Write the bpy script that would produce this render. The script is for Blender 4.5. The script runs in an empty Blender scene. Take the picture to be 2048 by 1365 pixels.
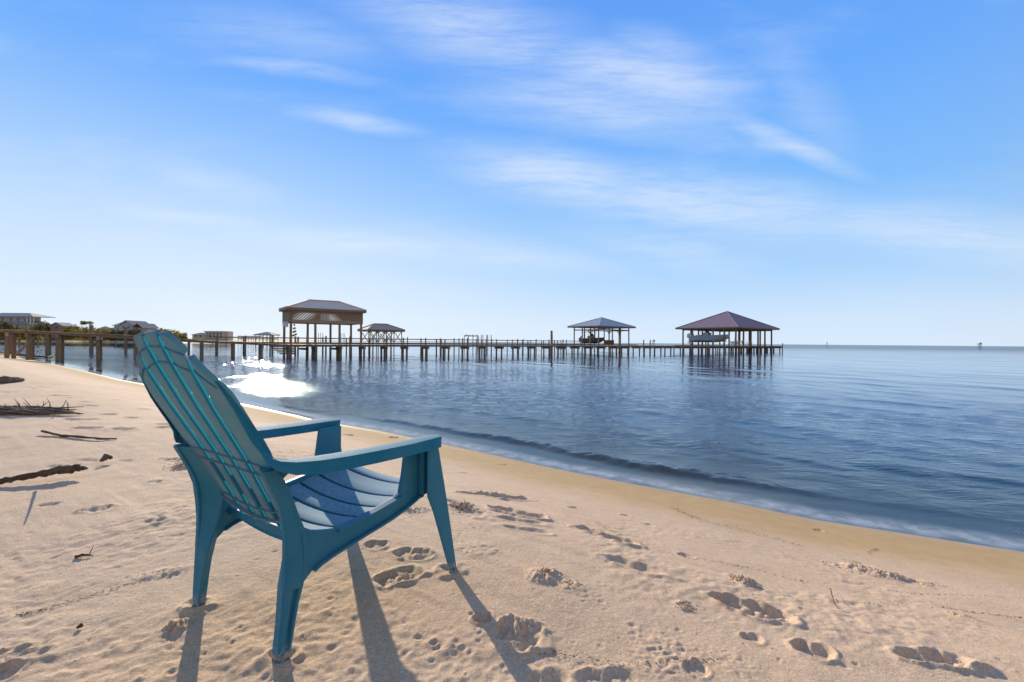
import bpy, bmesh, math, random
import numpy as np
from mathutils import Vector, Matrix
random.seed(7)
R = math.radians
S = bpy.context.scene
C = S.collection

# ------------------------------------------------------------------ camera, world, sun, exposure
CAM_H, F = 0.92, 910.0
WATER = -0.60
cd = bpy.data.cameras.new('camera')
cd.sensor_width = 36.0; cd.lens = 36.0 * F / 2048.0
cd.clip_start = 0.05; cd.clip_end = 60000
cam = bpy.data.objects.new('camera', cd); C.objects.link(cam)
cam.location = (0, 0, CAM_H)
cam.rotation_euler = (Matrix.Rotation(R(90.126), 4, 'X') @ Matrix.Rotation(R(0.487), 4, 'Z')).to_euler()
S.camera = cam
S.view_settings.view_transform = 'Standard'; S.view_settings.look = 'None'
S.view_settings.exposure = 0.2; S.view_settings.gamma = 1.0
S.render.engine = 'CYCLES'
S.cycles.sample_clamp_indirect = 3.0
S.cycles.transparent_max_bounces = 12

SUN_AZ, SUN_EL = R(-29.5), R(17.0)
sdir = Vector((math.sin(SUN_AZ) * math.cos(SUN_EL), math.cos(SUN_AZ) * math.cos(SUN_EL), math.sin(SUN_EL)))
sl = bpy.data.lights.new('sun', 'SUN'); sl.energy = 5.0; sl.angle = R(0.6); sl.color = (1.0, 0.87, 0.68)
so = bpy.data.objects.new('sun', sl); C.objects.link(so)
so.rotation_euler = (-sdir).to_track_quat('-Z', 'Y').to_euler()

class NT:
    """tiny helper around a node tree"""
    def __init__(s, tree): s.t = tree; s.n = tree.nodes; s.l = tree.links
    def new(s, typ, **kw):
        n = s.n.new(typ)
        for k, v in kw.items(): setattr(n, k, v)
        return n
    def put(s, sock, v):
        if isinstance(v, bpy.types.NodeSocket): s.l.new(v, sock)
        else: sock.default_value = v
    def m(s, op, a, b=0.0, c=0.0, clamp=False):
        n = s.new('ShaderNodeMath', operation=op, use_clamp=clamp)
        s.put(n.inputs[0], a); s.put(n.inputs[1], b)
        if len(n.inputs) > 2: s.put(n.inputs[2], c)
        return n.outputs[0]
    def rng(s, v, a, b, c=0.0, d=1.0, smooth=True):
        n = s.new('ShaderNodeMapRange'); n.interpolation_type = 'SMOOTHSTEP' if smooth else 'LINEAR'
        s.put(n.inputs[0], v)
        for i, x in enumerate((a, b, c, d)): s.put(n.inputs[i + 1], x)
        return n.outputs[0]
    def mix(s, f, a, b):
        n = s.new('ShaderNodeMix', data_type='RGBA')
        s.put(n.inputs[0], f); s.put(n.inputs[6], a); s.put(n.inputs[7], b)
        return n.outputs[2]
    def noise(s, vec, scale, detail=3.0, rough=0.5, out=0):
        n = s.new('ShaderNodeTexNoise')
        if vec is not None: s.put(n.inputs['Vector'], vec)
        n.inputs['Scale'].default_value = scale; n.inputs['Detail'].default_value = detail
        n.inputs['Roughness'].default_value = rough
        return n.outputs[out]
    def mapping(s, vec, sc=(1, 1, 1), rot=(0, 0, 0), loc=(0, 0, 0)):
        n = s.new('ShaderNodeMapping'); s.put(n.inputs[0], vec)
        n.inputs['Scale'].default_value = sc; n.inputs['Rotation'].default_value = rot; n.inputs['Location'].default_value = loc
        return n.outputs[0]
    def comb(s, x, y, z=0.0):
        n = s.new('ShaderNodeCombineXYZ'); s.put(n.inputs[0], x); s.put(n.inputs[1], y); s.put(n.inputs[2], z)
        return n.outputs[0]
    def ramp(s, v, stops):
        n = s.new('ShaderNodeValToRGB'); s.put(n.inputs[0], v)
        e = n.color_ramp.elements
        while len(e) < len(stops): e.new(0.5)
        for el, (p, c) in zip(e, stops): el.position = p; el.color = (*c, 1)
        return n.outputs[0]

def make_world():
    w = bpy.data.worlds.new('World'); S.world = w; w.use_nodes = True
    w.node_tree.nodes.clear(); T = NT(w.node_tree)
    out = T.new('ShaderNodeOutputWorld'); bg = T.new('ShaderNodeBackground'); T.l.new(bg.outputs[0], out.inputs[0])
    sky = T.new('ShaderNodeTexSky', sky_type='NISHITA', sun_disc=False)
    sky.sun_elevation = SUN_EL; sky.sun_rotation = SUN_AZ; sky.dust_density = 0.2; sky.air_density = 1.0; sky.ozone_density = 2.0
    gen = T.new('ShaderNodeTexCoord').outputs['Generated']
    sep = T.new('ShaderNodeSeparateXYZ'); T.l.new(gen, sep.inputs[0])
    x, y, z = sep.outputs
    grad = T.ramp(T.m('MAXIMUM', z, 0.0), [(0.0, (.70, .84, 1.0)), (.05, (.64, .80, 1.0)), (.14, (.43, .68, 1.0)), (.28, (.235, .53, 1.0)),
                         (.46, (.150, .42, 1.0)), (.60, (.125, .36, .95)), (1.0, (.15, .25, .52))])
    # sky away from the sun: neutral haze added as fill light for shaded sides
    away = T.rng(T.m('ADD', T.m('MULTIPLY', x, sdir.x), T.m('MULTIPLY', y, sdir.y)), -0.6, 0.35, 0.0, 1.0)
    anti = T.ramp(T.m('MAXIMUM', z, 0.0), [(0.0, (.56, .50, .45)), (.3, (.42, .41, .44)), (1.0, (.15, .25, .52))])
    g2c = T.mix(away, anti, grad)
    # paler haze low on the side of the sun
    hz = T.m('MULTIPLY', T.m('MULTIPLY', T.rng(T.m('ADD', T.m('MULTIPLY', x, -.80), T.m('MULTIPLY', y, .60)), .25, 1.0), T.rng(z, .50, .06)), .62)
    hazed = T.mix(hz, g2c, (.80, .90, 1.0, 1))
    nis = T.new('ShaderNodeVectorMath', operation='SCALE'); T.put(nis.inputs[0], sky.outputs[0]); nis.inputs[3].default_value = 0.12
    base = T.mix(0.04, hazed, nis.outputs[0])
    # cirrus: bands laid out by direction on the sky, broken up by stretched noise
    yy = T.m('MAXIMUM', y, 0.05)
    a = T.m('DIVIDE', x, yy); b = T.m('DIVIDE', z, yy)
    P = T.comb(a, b)
    wob = T.noise(P, 2.2, 4.0, 0.55, out=1)
    wv = T.new('ShaderNodeVectorMath', operation='MULTIPLY_ADD'); T.put(wv.inputs[0], wob); wv.inputs[1].default_value = (.16, .055, 0); wv.inputs[2].default_value = (-.08, -.0275, 0)
    wa = T.new('ShaderNodeVectorMath', operation='ADD'); T.put(wa.inputs[0], P); T.put(wa.inputs[1], wv.outputs[0]); PW = wa.outputs[0]
    bands = [  # px0,py0,px1,py1,halfwidth,strength
        (640, -20, 1250, 140, 75, .55), (1000, 95, 1530, 195, 55, .68), (880, 165, 1500, 245, 55, .50), (1400, 215, 1720, 350, 20, .55), (1180, 70, 1420, 110, 40, .4),
        (860, 315, 1400, 400, 50, .70), (1000, 360, 1800, 450, 60, .62), (1450, 420, 2300, 490, 48, .55), (1650, 415, 2100, 475, 26, .45),
        (560, 226, 850, 272, 16, .55), (380, 122, 780, 168, 16, .40), (200, 425, 560, 450, 14, .40), (430, 462, 1040, 512, 22, .52), (700, 470, 1300, 540, 30, .4),
        (280, 330, 580, 400, 26, .28), (850, 285, 1020, 305, 14, .25), (1100, 445, 1550, 525, 45, .35), (250, 40, 820, 110, 50, .28), (1500, 90, 1700, 330, 60, .22)]
    tot = None
    for px0, py0, px1, py1, hw, st in bands:
        ax, ay, bx_, by_ = (px0 - 1024) / F, (684 - py0) / F, (px1 - 1024) / F, (684 - py1) / F
        L = math.hypot(bx_ - ax, by_ - ay); ang = math.atan2(by_ - ay, bx_ - ax)
        mp = T.new('ShaderNodeMapping', vector_type='TEXTURE'); T.put(mp.inputs[0], PW)
        mp.inputs['Location'].default_value = ((ax + bx_) / 2, (ay + by_) / 2, 0); mp.inputs['Rotation'].default_value = (0, 0, ang)
        mp.inputs['Scale'].default_value = (L * .66, hw / F * 1.75, 1)
        ln = T.new('ShaderNodeVectorMath', operation='LENGTH'); T.put(ln.inputs[0], mp.outputs[0])
        v = T.m('MULTIPLY', T.rng(ln.outputs['Value'], 1.0, 0.0), st)
        tot = v if tot is None else T.m('MAXIMUM', tot, v)
    rotP = T.mapping(PW, (1.1, 9.0, 1), (0, 0, R(11)))
    streak = T.noise(rotP, 2.4, 7.0, 0.62)
    fine = T.noise(T.mapping(PW, (3.0, 22.0, 1), (0, 0, R(13))), 3.4, 9.0, 0.72)
    tex = T.m('ADD', T.m('MULTIPLY', streak, .66), T.m('MULTIPLY', fine, .54))
    veil = T.m('MULTIPLY', T.rng(T.noise(T.mapping(P, (1.1, 4.5, 1), (0, 0, R(8)), (3.3, 1.2, 0)), 1.6, 6.0, 0.6), 0.50, 0.85), 0.22)
    cl = T.m('ADD', T.m('MULTIPLY', tot, T.rng(tex, 0.22, 0.80)), veil)
    # the rest of the sky (behind the viewer) carries the same thin cirrus
    back = T.m('MULTIPLY', T.rng(T.noise(T.mapping(gen, (2, 2, 9)), 1.5, 6.0, .6), .5, .85), 0.25)
    front = T.rng(y, 0.05, 0.25)
    cl = T.m('ADD', T.m('MULTIPLY', cl, front), T.m('MULTIPLY', back, T.m('SUBTRACT', 1.0, front)))
    cl = T.m('MULTIPLY', cl, T.rng(z, 0.0, 0.06), clamp=True)
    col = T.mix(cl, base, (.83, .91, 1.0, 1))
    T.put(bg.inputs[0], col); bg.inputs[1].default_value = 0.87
make_world()

# ------------------------------------------------------------------ helpers
def hor(px): return 684.5 + 0.0085 * (px - 1024)
def at(px, py, Y): return Vector(((px - 1024) / F * Y, Y, CAM_H - (py - hor(px)) / F * Y))

def tag(o, label=None, cat=None, group=None, kind=None):
    if label: o['label'] = label
    if cat: o['category'] = cat
    if group: o['group'] = group
    if kind: o['kind'] = kind
    return o
def thing(name, label, cat, loc=(0, 0, 0), rotz=0.0, group=None):
    o = bpy.data.objects.new(name, None); C.objects.link(o)
    o.empty_display_size = .2; o.location = loc; o.rotation_euler = (0, 0, rotz)
    return tag(o, label, cat, group)
def mesh_obj(name, me, parent=None):
    o = bpy.data.objects.new(name, me); C.objects.link(o)
    if parent: o.parent = parent
    return o
class MB:
    def __init__(s): s.v = []; s.f = []
    def add(s, vs, fs):
        k = len(s.v); s.v += [tuple(p) for p in vs]; s.f += [tuple(i + k for i in f) for f in fs]; return s
    def box(s, a, b):
        (x0, y0, z0), (x1, y1, z1) = a, b
        return s.add([(x0, y0, z0), (x1, y0, z0), (x1, y1, z0), (x0, y1, z0), (x0, y0, z1), (x1, y0, z1), (x1, y1, z1), (x0, y1, z1)],
                     [(0, 3, 2, 1), (4, 5, 6, 7), (0, 1, 5, 4), (1, 2, 6, 5), (2, 3, 7, 6), (3, 0, 4, 7)])
    def beam(s, p0, p1, w, h, up=(0, 0, 1)):
        p0, p1 = Vector(p0), Vector(p1); d = (p1 - p0).normalized(); up = Vector(up)
        if abs(d.dot(up)) > .98: up = Vector((1, 0, 0))
        sd = d.cross(up).normalized() * (w / 2); u = sd.cross(d).normalized() * (h / 2)
        vs = [p + a * sd + b * u for p in (p0, p1) for a, b in ((-1, -1), (1, -1), (1, 1), (-1, 1))]
        return s.add(vs, [(0, 1, 2, 3), (7, 6, 5, 4), (0, 4, 5, 1), (1, 5, 6, 2), (2, 6, 7, 3), (3, 7, 4, 0)])
    def tube(s, pts, rad, n=8, squash=1.0, wob=0.0):
        pts = [Vector(p) for p in pts]; k0 = len(s.v); prev = None
        for i, p in enumerate(pts):
            d = (pts[min(i + 1, len(pts) - 1)] - pts[max(i - 1, 0)]).normalized()
            if prev is None:
                a = d.cross(Vector((0, 0, 1)));  a = a if a.length > .05 else Vector((1, 0, 0))
            else: a = prev - d * prev.dot(d)
            a.normalize(); prev = a; b = d.cross(a)
            r = rad[i] if hasattr(rad, '__len__') else rad
            for j in range(n):
                t = 2 * math.pi * j / n; rr = r * (1 + wob * random.uniform(-1, 1))
                s.v.append(tuple(p + a * (math.cos(t) * rr) + b * (math.sin(t) * rr * squash)))
        for i in range(len(pts) - 1):
            for j in range(n):
                q = k0 + i * n; s.f.append((q + j, q + (j + 1) % n, q + n + (j + 1) % n, q + n + j))
        s.f.append(tuple(k0 + j for j in range(n))[::-1]); s.f.append(tuple(k0 + (len(pts) - 1) * n + j for j in range(n)))
        return s
    def prism(s, poly, y0, y1, ax='y'):
        n = len(poly)
        P = (lambda p, y: (p[0], y, p[1])) if ax == 'y' else ((lambda p, y: (y, p[0], p[1])) if ax == 'x' else (lambda p, y: (p[0], p[1], y)))
        return s.add([P(p, y0) for p in poly] + [P(p, y1) for p in poly],
                     [tuple(range(n)), tuple(range(2 * n - 1, n - 1, -1))] + [(i, n + i, n + (i + 1) % n, (i + 1) % n) for i in range(n)])
    def loft(s, secs, close=True, caps=True):
        n = len(secs[0]); k = len(s.v)
        for sc in secs: s.v += [tuple(p) for p in sc]
        for i in range(len(secs) - 1):
            for j in range(n if close else n - 1):
                q = k + i * n; s.f.append((q + j, q + (j + 1) % n, q + n + (j + 1) % n, q + n + j))
        if caps and close:
            s.f.append(tuple(k + j for j in range(n))[::-1]); s.f.append(tuple(k + (len(secs) - 1) * n + j for j in range(n)))
        return s
    def build(s, name, mat, parent=None, smooth=False, bevel=0.0, seg=2, angle=40):
        me = bpy.data.meshes.new(name); me.from_pydata(s.v, [], s.f)
        bm = bmesh.new(); bm.from_mesh(me); bmesh.ops.recalc_face_normals(bm, faces=bm.faces)
        bm.to_mesh(me); bm.free()
        me.materials.append(mat)
        if smooth: me.polygons.foreach_set('use_smooth', [True] * len(me.polygons)); me.set_sharp_from_angle(angle=R(angle))
        o = mesh_obj(name, me, parent)
        if bevel:
            b = o.modifiers.new('bevel', 'BEVEL'); b.width = bevel; b.segments = seg; b.limit_method = 'ANGLE'; b.angle_limit = R(35)
            b.harden_normals = False
        return o

def pmat(name, col, rough=.6, col2=None, scale=8.0, stretch=(1, 1, 1), bump=0.0, bscale=30.0, spec=.5, metal=0.0, detail=5.0, coord='Object', rough2=None):
    m = bpy.data.materials.new(name); m.use_nodes = True; T = NT(m.node_tree); bs = T.n['Principled BSDF']
    tc = T.new('ShaderNodeTexCoord').outputs[coord]
    v = T.mapping(tc, stretch)
    n = T.noise(v, scale, detail, .6)
    if col2: T.put(bs.inputs['Base Color'], T.mix(T.rng(n, .3, .7), (*col, 1), (*col2, 1)))
    else: bs.inputs['Base Color'].default_value = (*col, 1)
    if rough2 is not None: T.put(bs.inputs['Roughness'], T.rng(n, .3, .7, rough, rough2))
    else: bs.inputs['Roughness'].default_value = rough
    bs.inputs['Metallic'].default_value = metal; bs.inputs['Specular IOR Level'].default_value = spec
    if bump:
        b = T.new('ShaderNodeBump'); b.inputs['Strength'].default_value = bump; b.inputs['Distance'].default_value = .01
        T.put(b.inputs['Height'], T.noise(v, bscale, 4.0, .6)); T.put(bs.inputs['Normal'], b.outputs[0])
    return m

# ------------------------------------------------------------------ terrain functions
SHORE = [(420, -290), (200, -135), (60, -36), (12, -2.6), (6.2, 1.65), (3.8, 3.37), (2.64, 3.96), (2.2, 4.32), (1.23, 4.98), (.46, 5.55), (-.68, 6.5),
         (-2.28, 7.75), (-3.56, 8.55), (-4.32, 9.2), (-6.46, 10.85), (-8.8, 12.8), (-14, 16.5), (-20.4, 21.6), (-28, 27.6), (-36, 33.5), (-47, 43), (-62, 53),
         (-120, 88), (-205, 148), (-208, 176), (-190, 186), (-158, 178), (-141, 174), (-136, 185), (-134, 205), (-136, 235), (-155, 300), (-190, 420), (-250, 600), (-330, 800)]
POLY = SHORE + [(-3000, 1500), (-3000, -2500), (1500, -2500)]
_dp = np.array([-400, -60, -20, -8, -3, -1.2, 0, .6, 1.2, 2.0, 2.7, 3.3, 3.8, 4.4, 6, 9, 14, 25, 45, 90, 200, 600])
_zp = np.array([-9, -4.0, -2.0, -1.25, -.85, -.70, -.60, -.535, -.44, -.25, -.078, -.006, .0, 0, .01, .03, .10, .45, 1.1, 1.6, 2.0, 3.0])
_dt = np.linspace(-60, 60, 24001); _zt = np.interp(_dt, _dp, _zp)
_k = np.hanning(121); _k /= _k.sum(); _zs = np.convolve(np.pad(_zt, 60, mode='edge'), _k, 'valid')
def shore_d(X, Y):
    X = np.asarray(X, float); Y = np.asarray(Y, float)
    best = np.full(X.shape, 1e18)
    for (x0, y0), (x1, y1) in zip(SHORE[:-1], SHORE[1:]):
        dx, dy = x1 - x0, y1 - y0
        t = np.clip(((X - x0) * dx + (Y - y0) * dy) / (dx * dx + dy * dy), 0, 1)
        best = np.minimum(best, (X - x0 - t * dx) ** 2 + (Y - y0 - t * dy) ** 2)
    ins = np.zeros(X.shape, bool)
    for (x0, y0), (x1, y1) in zip(POLY, POLY[1:] + POLY[:1]):
        if y0 == y1: continue
        c = ((y0 > Y) != (y1 > Y)) & (X < (x1 - x0) * (Y - y0) / (y1 - y0) + x0)
        ins ^= c
    return np.where(ins, 1, -1) * np.sqrt(best)
def prof(d): return np.where(np.abs(d) < 59, np.interp(d, _dt, _zs), np.interp(d, _dp, _zp))
def gz(x, y): return float(prof(shore_d(np.array([x]), np.array([y])))[0])
def gpts(pxy):
    """ground points seen at pixels of the photograph"""
    a = np.array(pxy, float); px, py = a[:, 0], a[:, 1]; z = np.zeros(len(a))
    for _ in range(14):
        Y = (CAM_H - z) * F / np.maximum(py - hor(px), 1.0); X = (px - 1024) / F * Y
        z = .5 * z + .5 * prof(shore_d(X, Y))
    return [Vector(v) for v in zip(X, Y, z)]
def gpt(px, py): return gpts([(px, py)])[0]
_rs = np.random.RandomState(11); _tab = _rs.rand(256, 256)
def vnoise(x, y, off=0):
    xi = np.floor(x).astype(int); yi = np.floor(y).astype(int); fx = x - xi; fy = y - yi
    fx = fx * fx * (3 - 2 * fx); fy = fy * fy * (3 - 2 * fy)
    g = lambda i, j: _tab[(i + off * 37) & 255, (j + off * 91) & 255]
    return (g(xi, yi) * (1 - fx) + g(xi + 1, yi) * fx) * (1 - fy) + (g(xi, yi + 1) * (1 - fx) + g(xi + 1, yi + 1) * fx) * fy - .5
def geo(a, b, r):
    n = int(math.log(b / a) / math.log(r)); return list(a * (b / a) ** (np.arange(n) / n))
def sheet(name, rs, ths, zfun, mat):
    Rr, Th = np.meshgrid(np.array(rs), np.array(ths), indexing='ij')
    X = Rr * np.sin(Th); Y = Rr * np.cos(Th)
    Z, attrs = zfun(X, Y, Rr, Th)
    n, m = X.shape
    me = bpy.data.meshes.new(name); me.vertices.add(n * m)
    me.vertices.foreach_set('co', np.stack([X, Y, Z], -1).reshape(-1).astype(np.float32))
    i = np.arange(n - 1)[:, None] * m + np.arange(m - 1)[None, :]
    q = np.stack([i, i + 1, i + m + 1, i + m], -1).reshape(-1, 4)
    k = len(q); me.loops.add(4 * k); me.polygons.add(k)
    me.loops.foreach_set('vertex_index', q.reshape(-1).astype(np.int32))
    me.polygons.foreach_set('loop_start', np.arange(0, 4 * k, 4, dtype=np.int32))
    me.polygons.foreach_set('loop_total', np.full(k, 4, np.int32))
    me.polygons.foreach_set('use_smooth', np.ones(k, bool))
    me.update(calc_edges=True)
    for an, av in attrs.items():
        at_ = me.attributes.new(an, 'FLOAT', 'POINT'); at_.data.foreach_set('value', av.reshape(-1).astype(np.float32))
    me.materials.append(mat)
    return mesh_obj(name, me)

# ------------------------------------------------------------------ sand
def sand_material():
    m = bpy.data.materials.new('sand'); m.use_nodes = True; T = NT(m.node_tree); bs = T.n['Principled BSDF']
    pos = T.new('ShaderNodeNewGeometry').outputs['Position']
    wet = T.new('ShaderNodeAttribute', attribute_name='wet').outputs['Fac']
    veg = T.new('ShaderNodeAttribute', attribute_name='veg').outputs['Fac']
    big = T.noise(pos, .9, 4.0, .55); mid = T.noise(pos, 7.0, 5.0, .6); gr = T.noise(pos, 240.0, 4.0, .8); gr2 = T.noise(pos, 95.0, 5.0, .8)
    dry = T.mix(T.rng(big, .35, .68), (.700, .482, .305, 1), (.640, .440, .275, 1))
    dry = T.mix(T.m('MULTIPLY', T.rng(mid, .45, .75), .45), dry, (.54, .36, .205, 1))
    dry = T.mix(T.m('MULTIPLY', T.rng(gr, .48, .66), .75), dry, (.34, .235, .145, 1))
    dry = T.mix(T.m('MULTIPLY', T.rng(gr2, .50, .66), .75), dry, (.88, .69, .50, 1))
    wcol = T.mix(T.rng(mid, .3, .7), (.56, .365, .165, 1), (.50, .325, .150, 1))
    wn = T.m('ADD', wet, T.m('MULTIPLY', T.m('SUBTRACT', T.noise(pos, 2.2, 4.0, .6), .5), .5))
    wf = T.rng(wn, .25, .75)
    col = T.mix(wf, dry, wcol)
    vn = T.noise(pos, .7, 5.0, .65)
    col = T.mix(T.m('MULTIPLY', veg, T.rng(vn, .35, .6)), col, (.17, .17, .06, 1))
    T.put(bs.inputs['Base Color'], col)
    T.put(bs.inputs['Roughness'], T.rng(wet, .95, 1.2, .93, .30)); bs.inputs['Specular IOR Level'].default_value = .35
    b1 = T.new('ShaderNodeBump'); b1.inputs['Distance'].default_value = .004; T.put(b1.inputs['Strength'], T.rng(wf, 0, 1, 1.0, .06))
    hh = T.m('ADD', T.noise(pos, 55.0, 5.0, .68), T.m('MULTIPLY', T.noise(pos, 240.0, 3.0, .7), .45))
    T.put(b1.inputs['Height'], hh); T.put(bs.inputs['Normal'], b1.outputs[0])
    return m
SAND = sand_material()

# footprints: pixel of heel end, pixel of toe end, half width (m), depth (m), roughness
FEET = [(1160, 1056, 1268, 1088, .055, .040, .8), (1222, 1115, 1336, 1150, .050, .026, .3), (1428, 1190, 1572, 1240, .055, .045, 1.0), (988, 1016, 1094, 1040, .075, .050, .6),
        (922, 985, 1050, 1000, .065, .035, .8), (1000, 1034, 1098, 1052, .05, .028, .3), (1008, 1052, 1098, 1068, .045, .02, .3), (1592, 1290, 1672, 1320, .05, .035, .5),
        (1800, 1314, 1950, 1334, .045, .034, 1.0), (800, 1104, 866, 1112, .05, .024, .9), (758, 1160, 842, 1146, .055, .030, 1.0), (738, 1088, 772, 1094, .04, .018, .8),
        (1165, 1362, 1290, 1372, .05, .022, .4), (1060, 1366, 1140, 1370, .05, .02, .2), (956, 1238, 984, 1240, .03, .03, .4), (1000, 1262, 1085, 1282, .06, .03, 1.2),
        (1486, 1270, 1530, 1280, .03, .018, .4), (1380, 1336, 1410, 1340, .03, .018, .3), (2, 1308, 52, 1312, .035, .02, .8), (0, 1345, 20, 1350, .035, .02, .8),
        (165, 1022, 228, 1018, .05, .018, 1.0), (60, 1312, 70, 1316, .03, .012, .5), (890, 1000, 962, 1030, .08, .02, 1.2), (1365, 1210, 1400, 1216, .03, .01, .6),
        (1700, 1118, 1850, 1160, .06, .012, 1.2), (340, 915, 410, 930, .07, .02, 1.2), (600, 944, 660, 952, .05, .025, .5), (535, 914, 580, 922, .05, .02, .6)]
for px, py, w in [(172, 857, 34), (246, 858, 18), (160, 838, 28), (215, 827, 14), (145, 797, 22), (118, 792, 20), (172, 805, 16), (180, 812, 20), (240, 801, 18), (84, 774, 14), (112, 772, 14),
                  (70, 765, 12), (40, 758, 10), (138, 769, 12), (172, 774, 12), (192, 782, 16), (208, 779, 14), (235, 787, 12), (258, 790, 10), (10, 786, 14), (48, 745, 8), (62, 752, 10),
                  (98, 760, 10), (290, 820, 12), (265, 834, 12), (330, 848, 12), (330, 854, 14), (110, 780, 10), (30, 736, 8), (15, 728, 8), (150, 764, 12), (66, 778, 8), (180, 918, 18),
                  (115, 930, 16), (250, 918, 14), (205, 930, 10), (310, 1044, 10), (312, 962, 10), (100, 1012, 14), (575, 922, 14), (640, 944, 14), (520, 885, 16), (600, 848, 10), (560, 852, 10),
                  (470, 842, 10), (700, 870, 12), (790, 875, 10), (1375, 1108, 12), (1300, 1046, 8), (1150, 1015, 8), (1640, 1060, 8), (1010, 930, 10), (930, 945, 12), (1255, 1028, 8)]:
    FEET.append((px - w, py - 1, px + w, py + 1, .085 if py < 880 else .04, .034 if py < 880 else .014, .6))
LUMPS = [(1650, 1122, 1865, 1166, .11, .034), (1455, 1150, 1530, 1178, .08, .028), (1345, 1206, 1400, 1216, .045, .016), (1880, 1216, 1968, 1246, .03, .020), (1478, 1206, 1582, 1242, .035, .022),
         (1062, 1152, 1126, 1150, .07, .022), (1105, 1160, 1185, 1174, .06, .012), (885, 1008, 962, 1020, .12, .034), (795, 1022, 855, 1016, .10, .022), (922, 984, 1050, 997, .055, .024), (985, 1256, 1090, 1274, .080, .022),
         (326, 1262, 390, 1248, .045, .028), (345, 928, 412, 930, .12, .035), (1795, 1312, 1965, 1332, .07, .016), (240, 1166, 402, 1130, .055, .016), (756, 1160, 842, 1142, .045, .018), (796, 1106, 866, 1106, .04, .014),
         (600, 947, 650, 950, .08, .03), (1160, 1052, 1272, 1090, .05, .012), (160, 1022, 232, 1016, .06, .020), (1240, 1300, 1500, 1330, .12, .008), (1640, 1196, 1800, 1214, .06, .008), (0, 1305, 60, 1318, .05, .016), (1160, 1354, 1290, 1364, .05, .008), (900, 1085, 1000, 1110, .10, .008)]
PITS = []
_r2 = random.Random(5)
for _ in range(240):
    px = _r2.uniform(-100, 2100); py = _r2.uniform(880, 1375)
    PITS.append((px, py, _r2.uniform(.005, .014), _r2.uniform(.001, .0045)))
for cx, cy, n, sp in [(745, 1230, 10, 60), (560, 1210, 8, 50), (940, 1075, 40, 45), (1000, 1120, 20, 40), (180, 1280, 18, 50), (330, 1130, 50, 60), (260, 1170, 30, 60), (1150, 1190, 30, 40),
                      (1560, 1170, 30, 70), (1300, 1290, 40, 90), (1700, 1230, 60, 120), (900, 1290, 40, 90), (1900, 1200, 30, 80), (400, 1290, 20, 50), (700, 1180, 30, 90)]:
    for _ in range(n): PITS.append((_r2.gauss(cx, sp), _r2.gauss(cy, sp * .35), _r2.uniform(.004, .010), _r2.uniform(.001, .003)))

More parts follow.
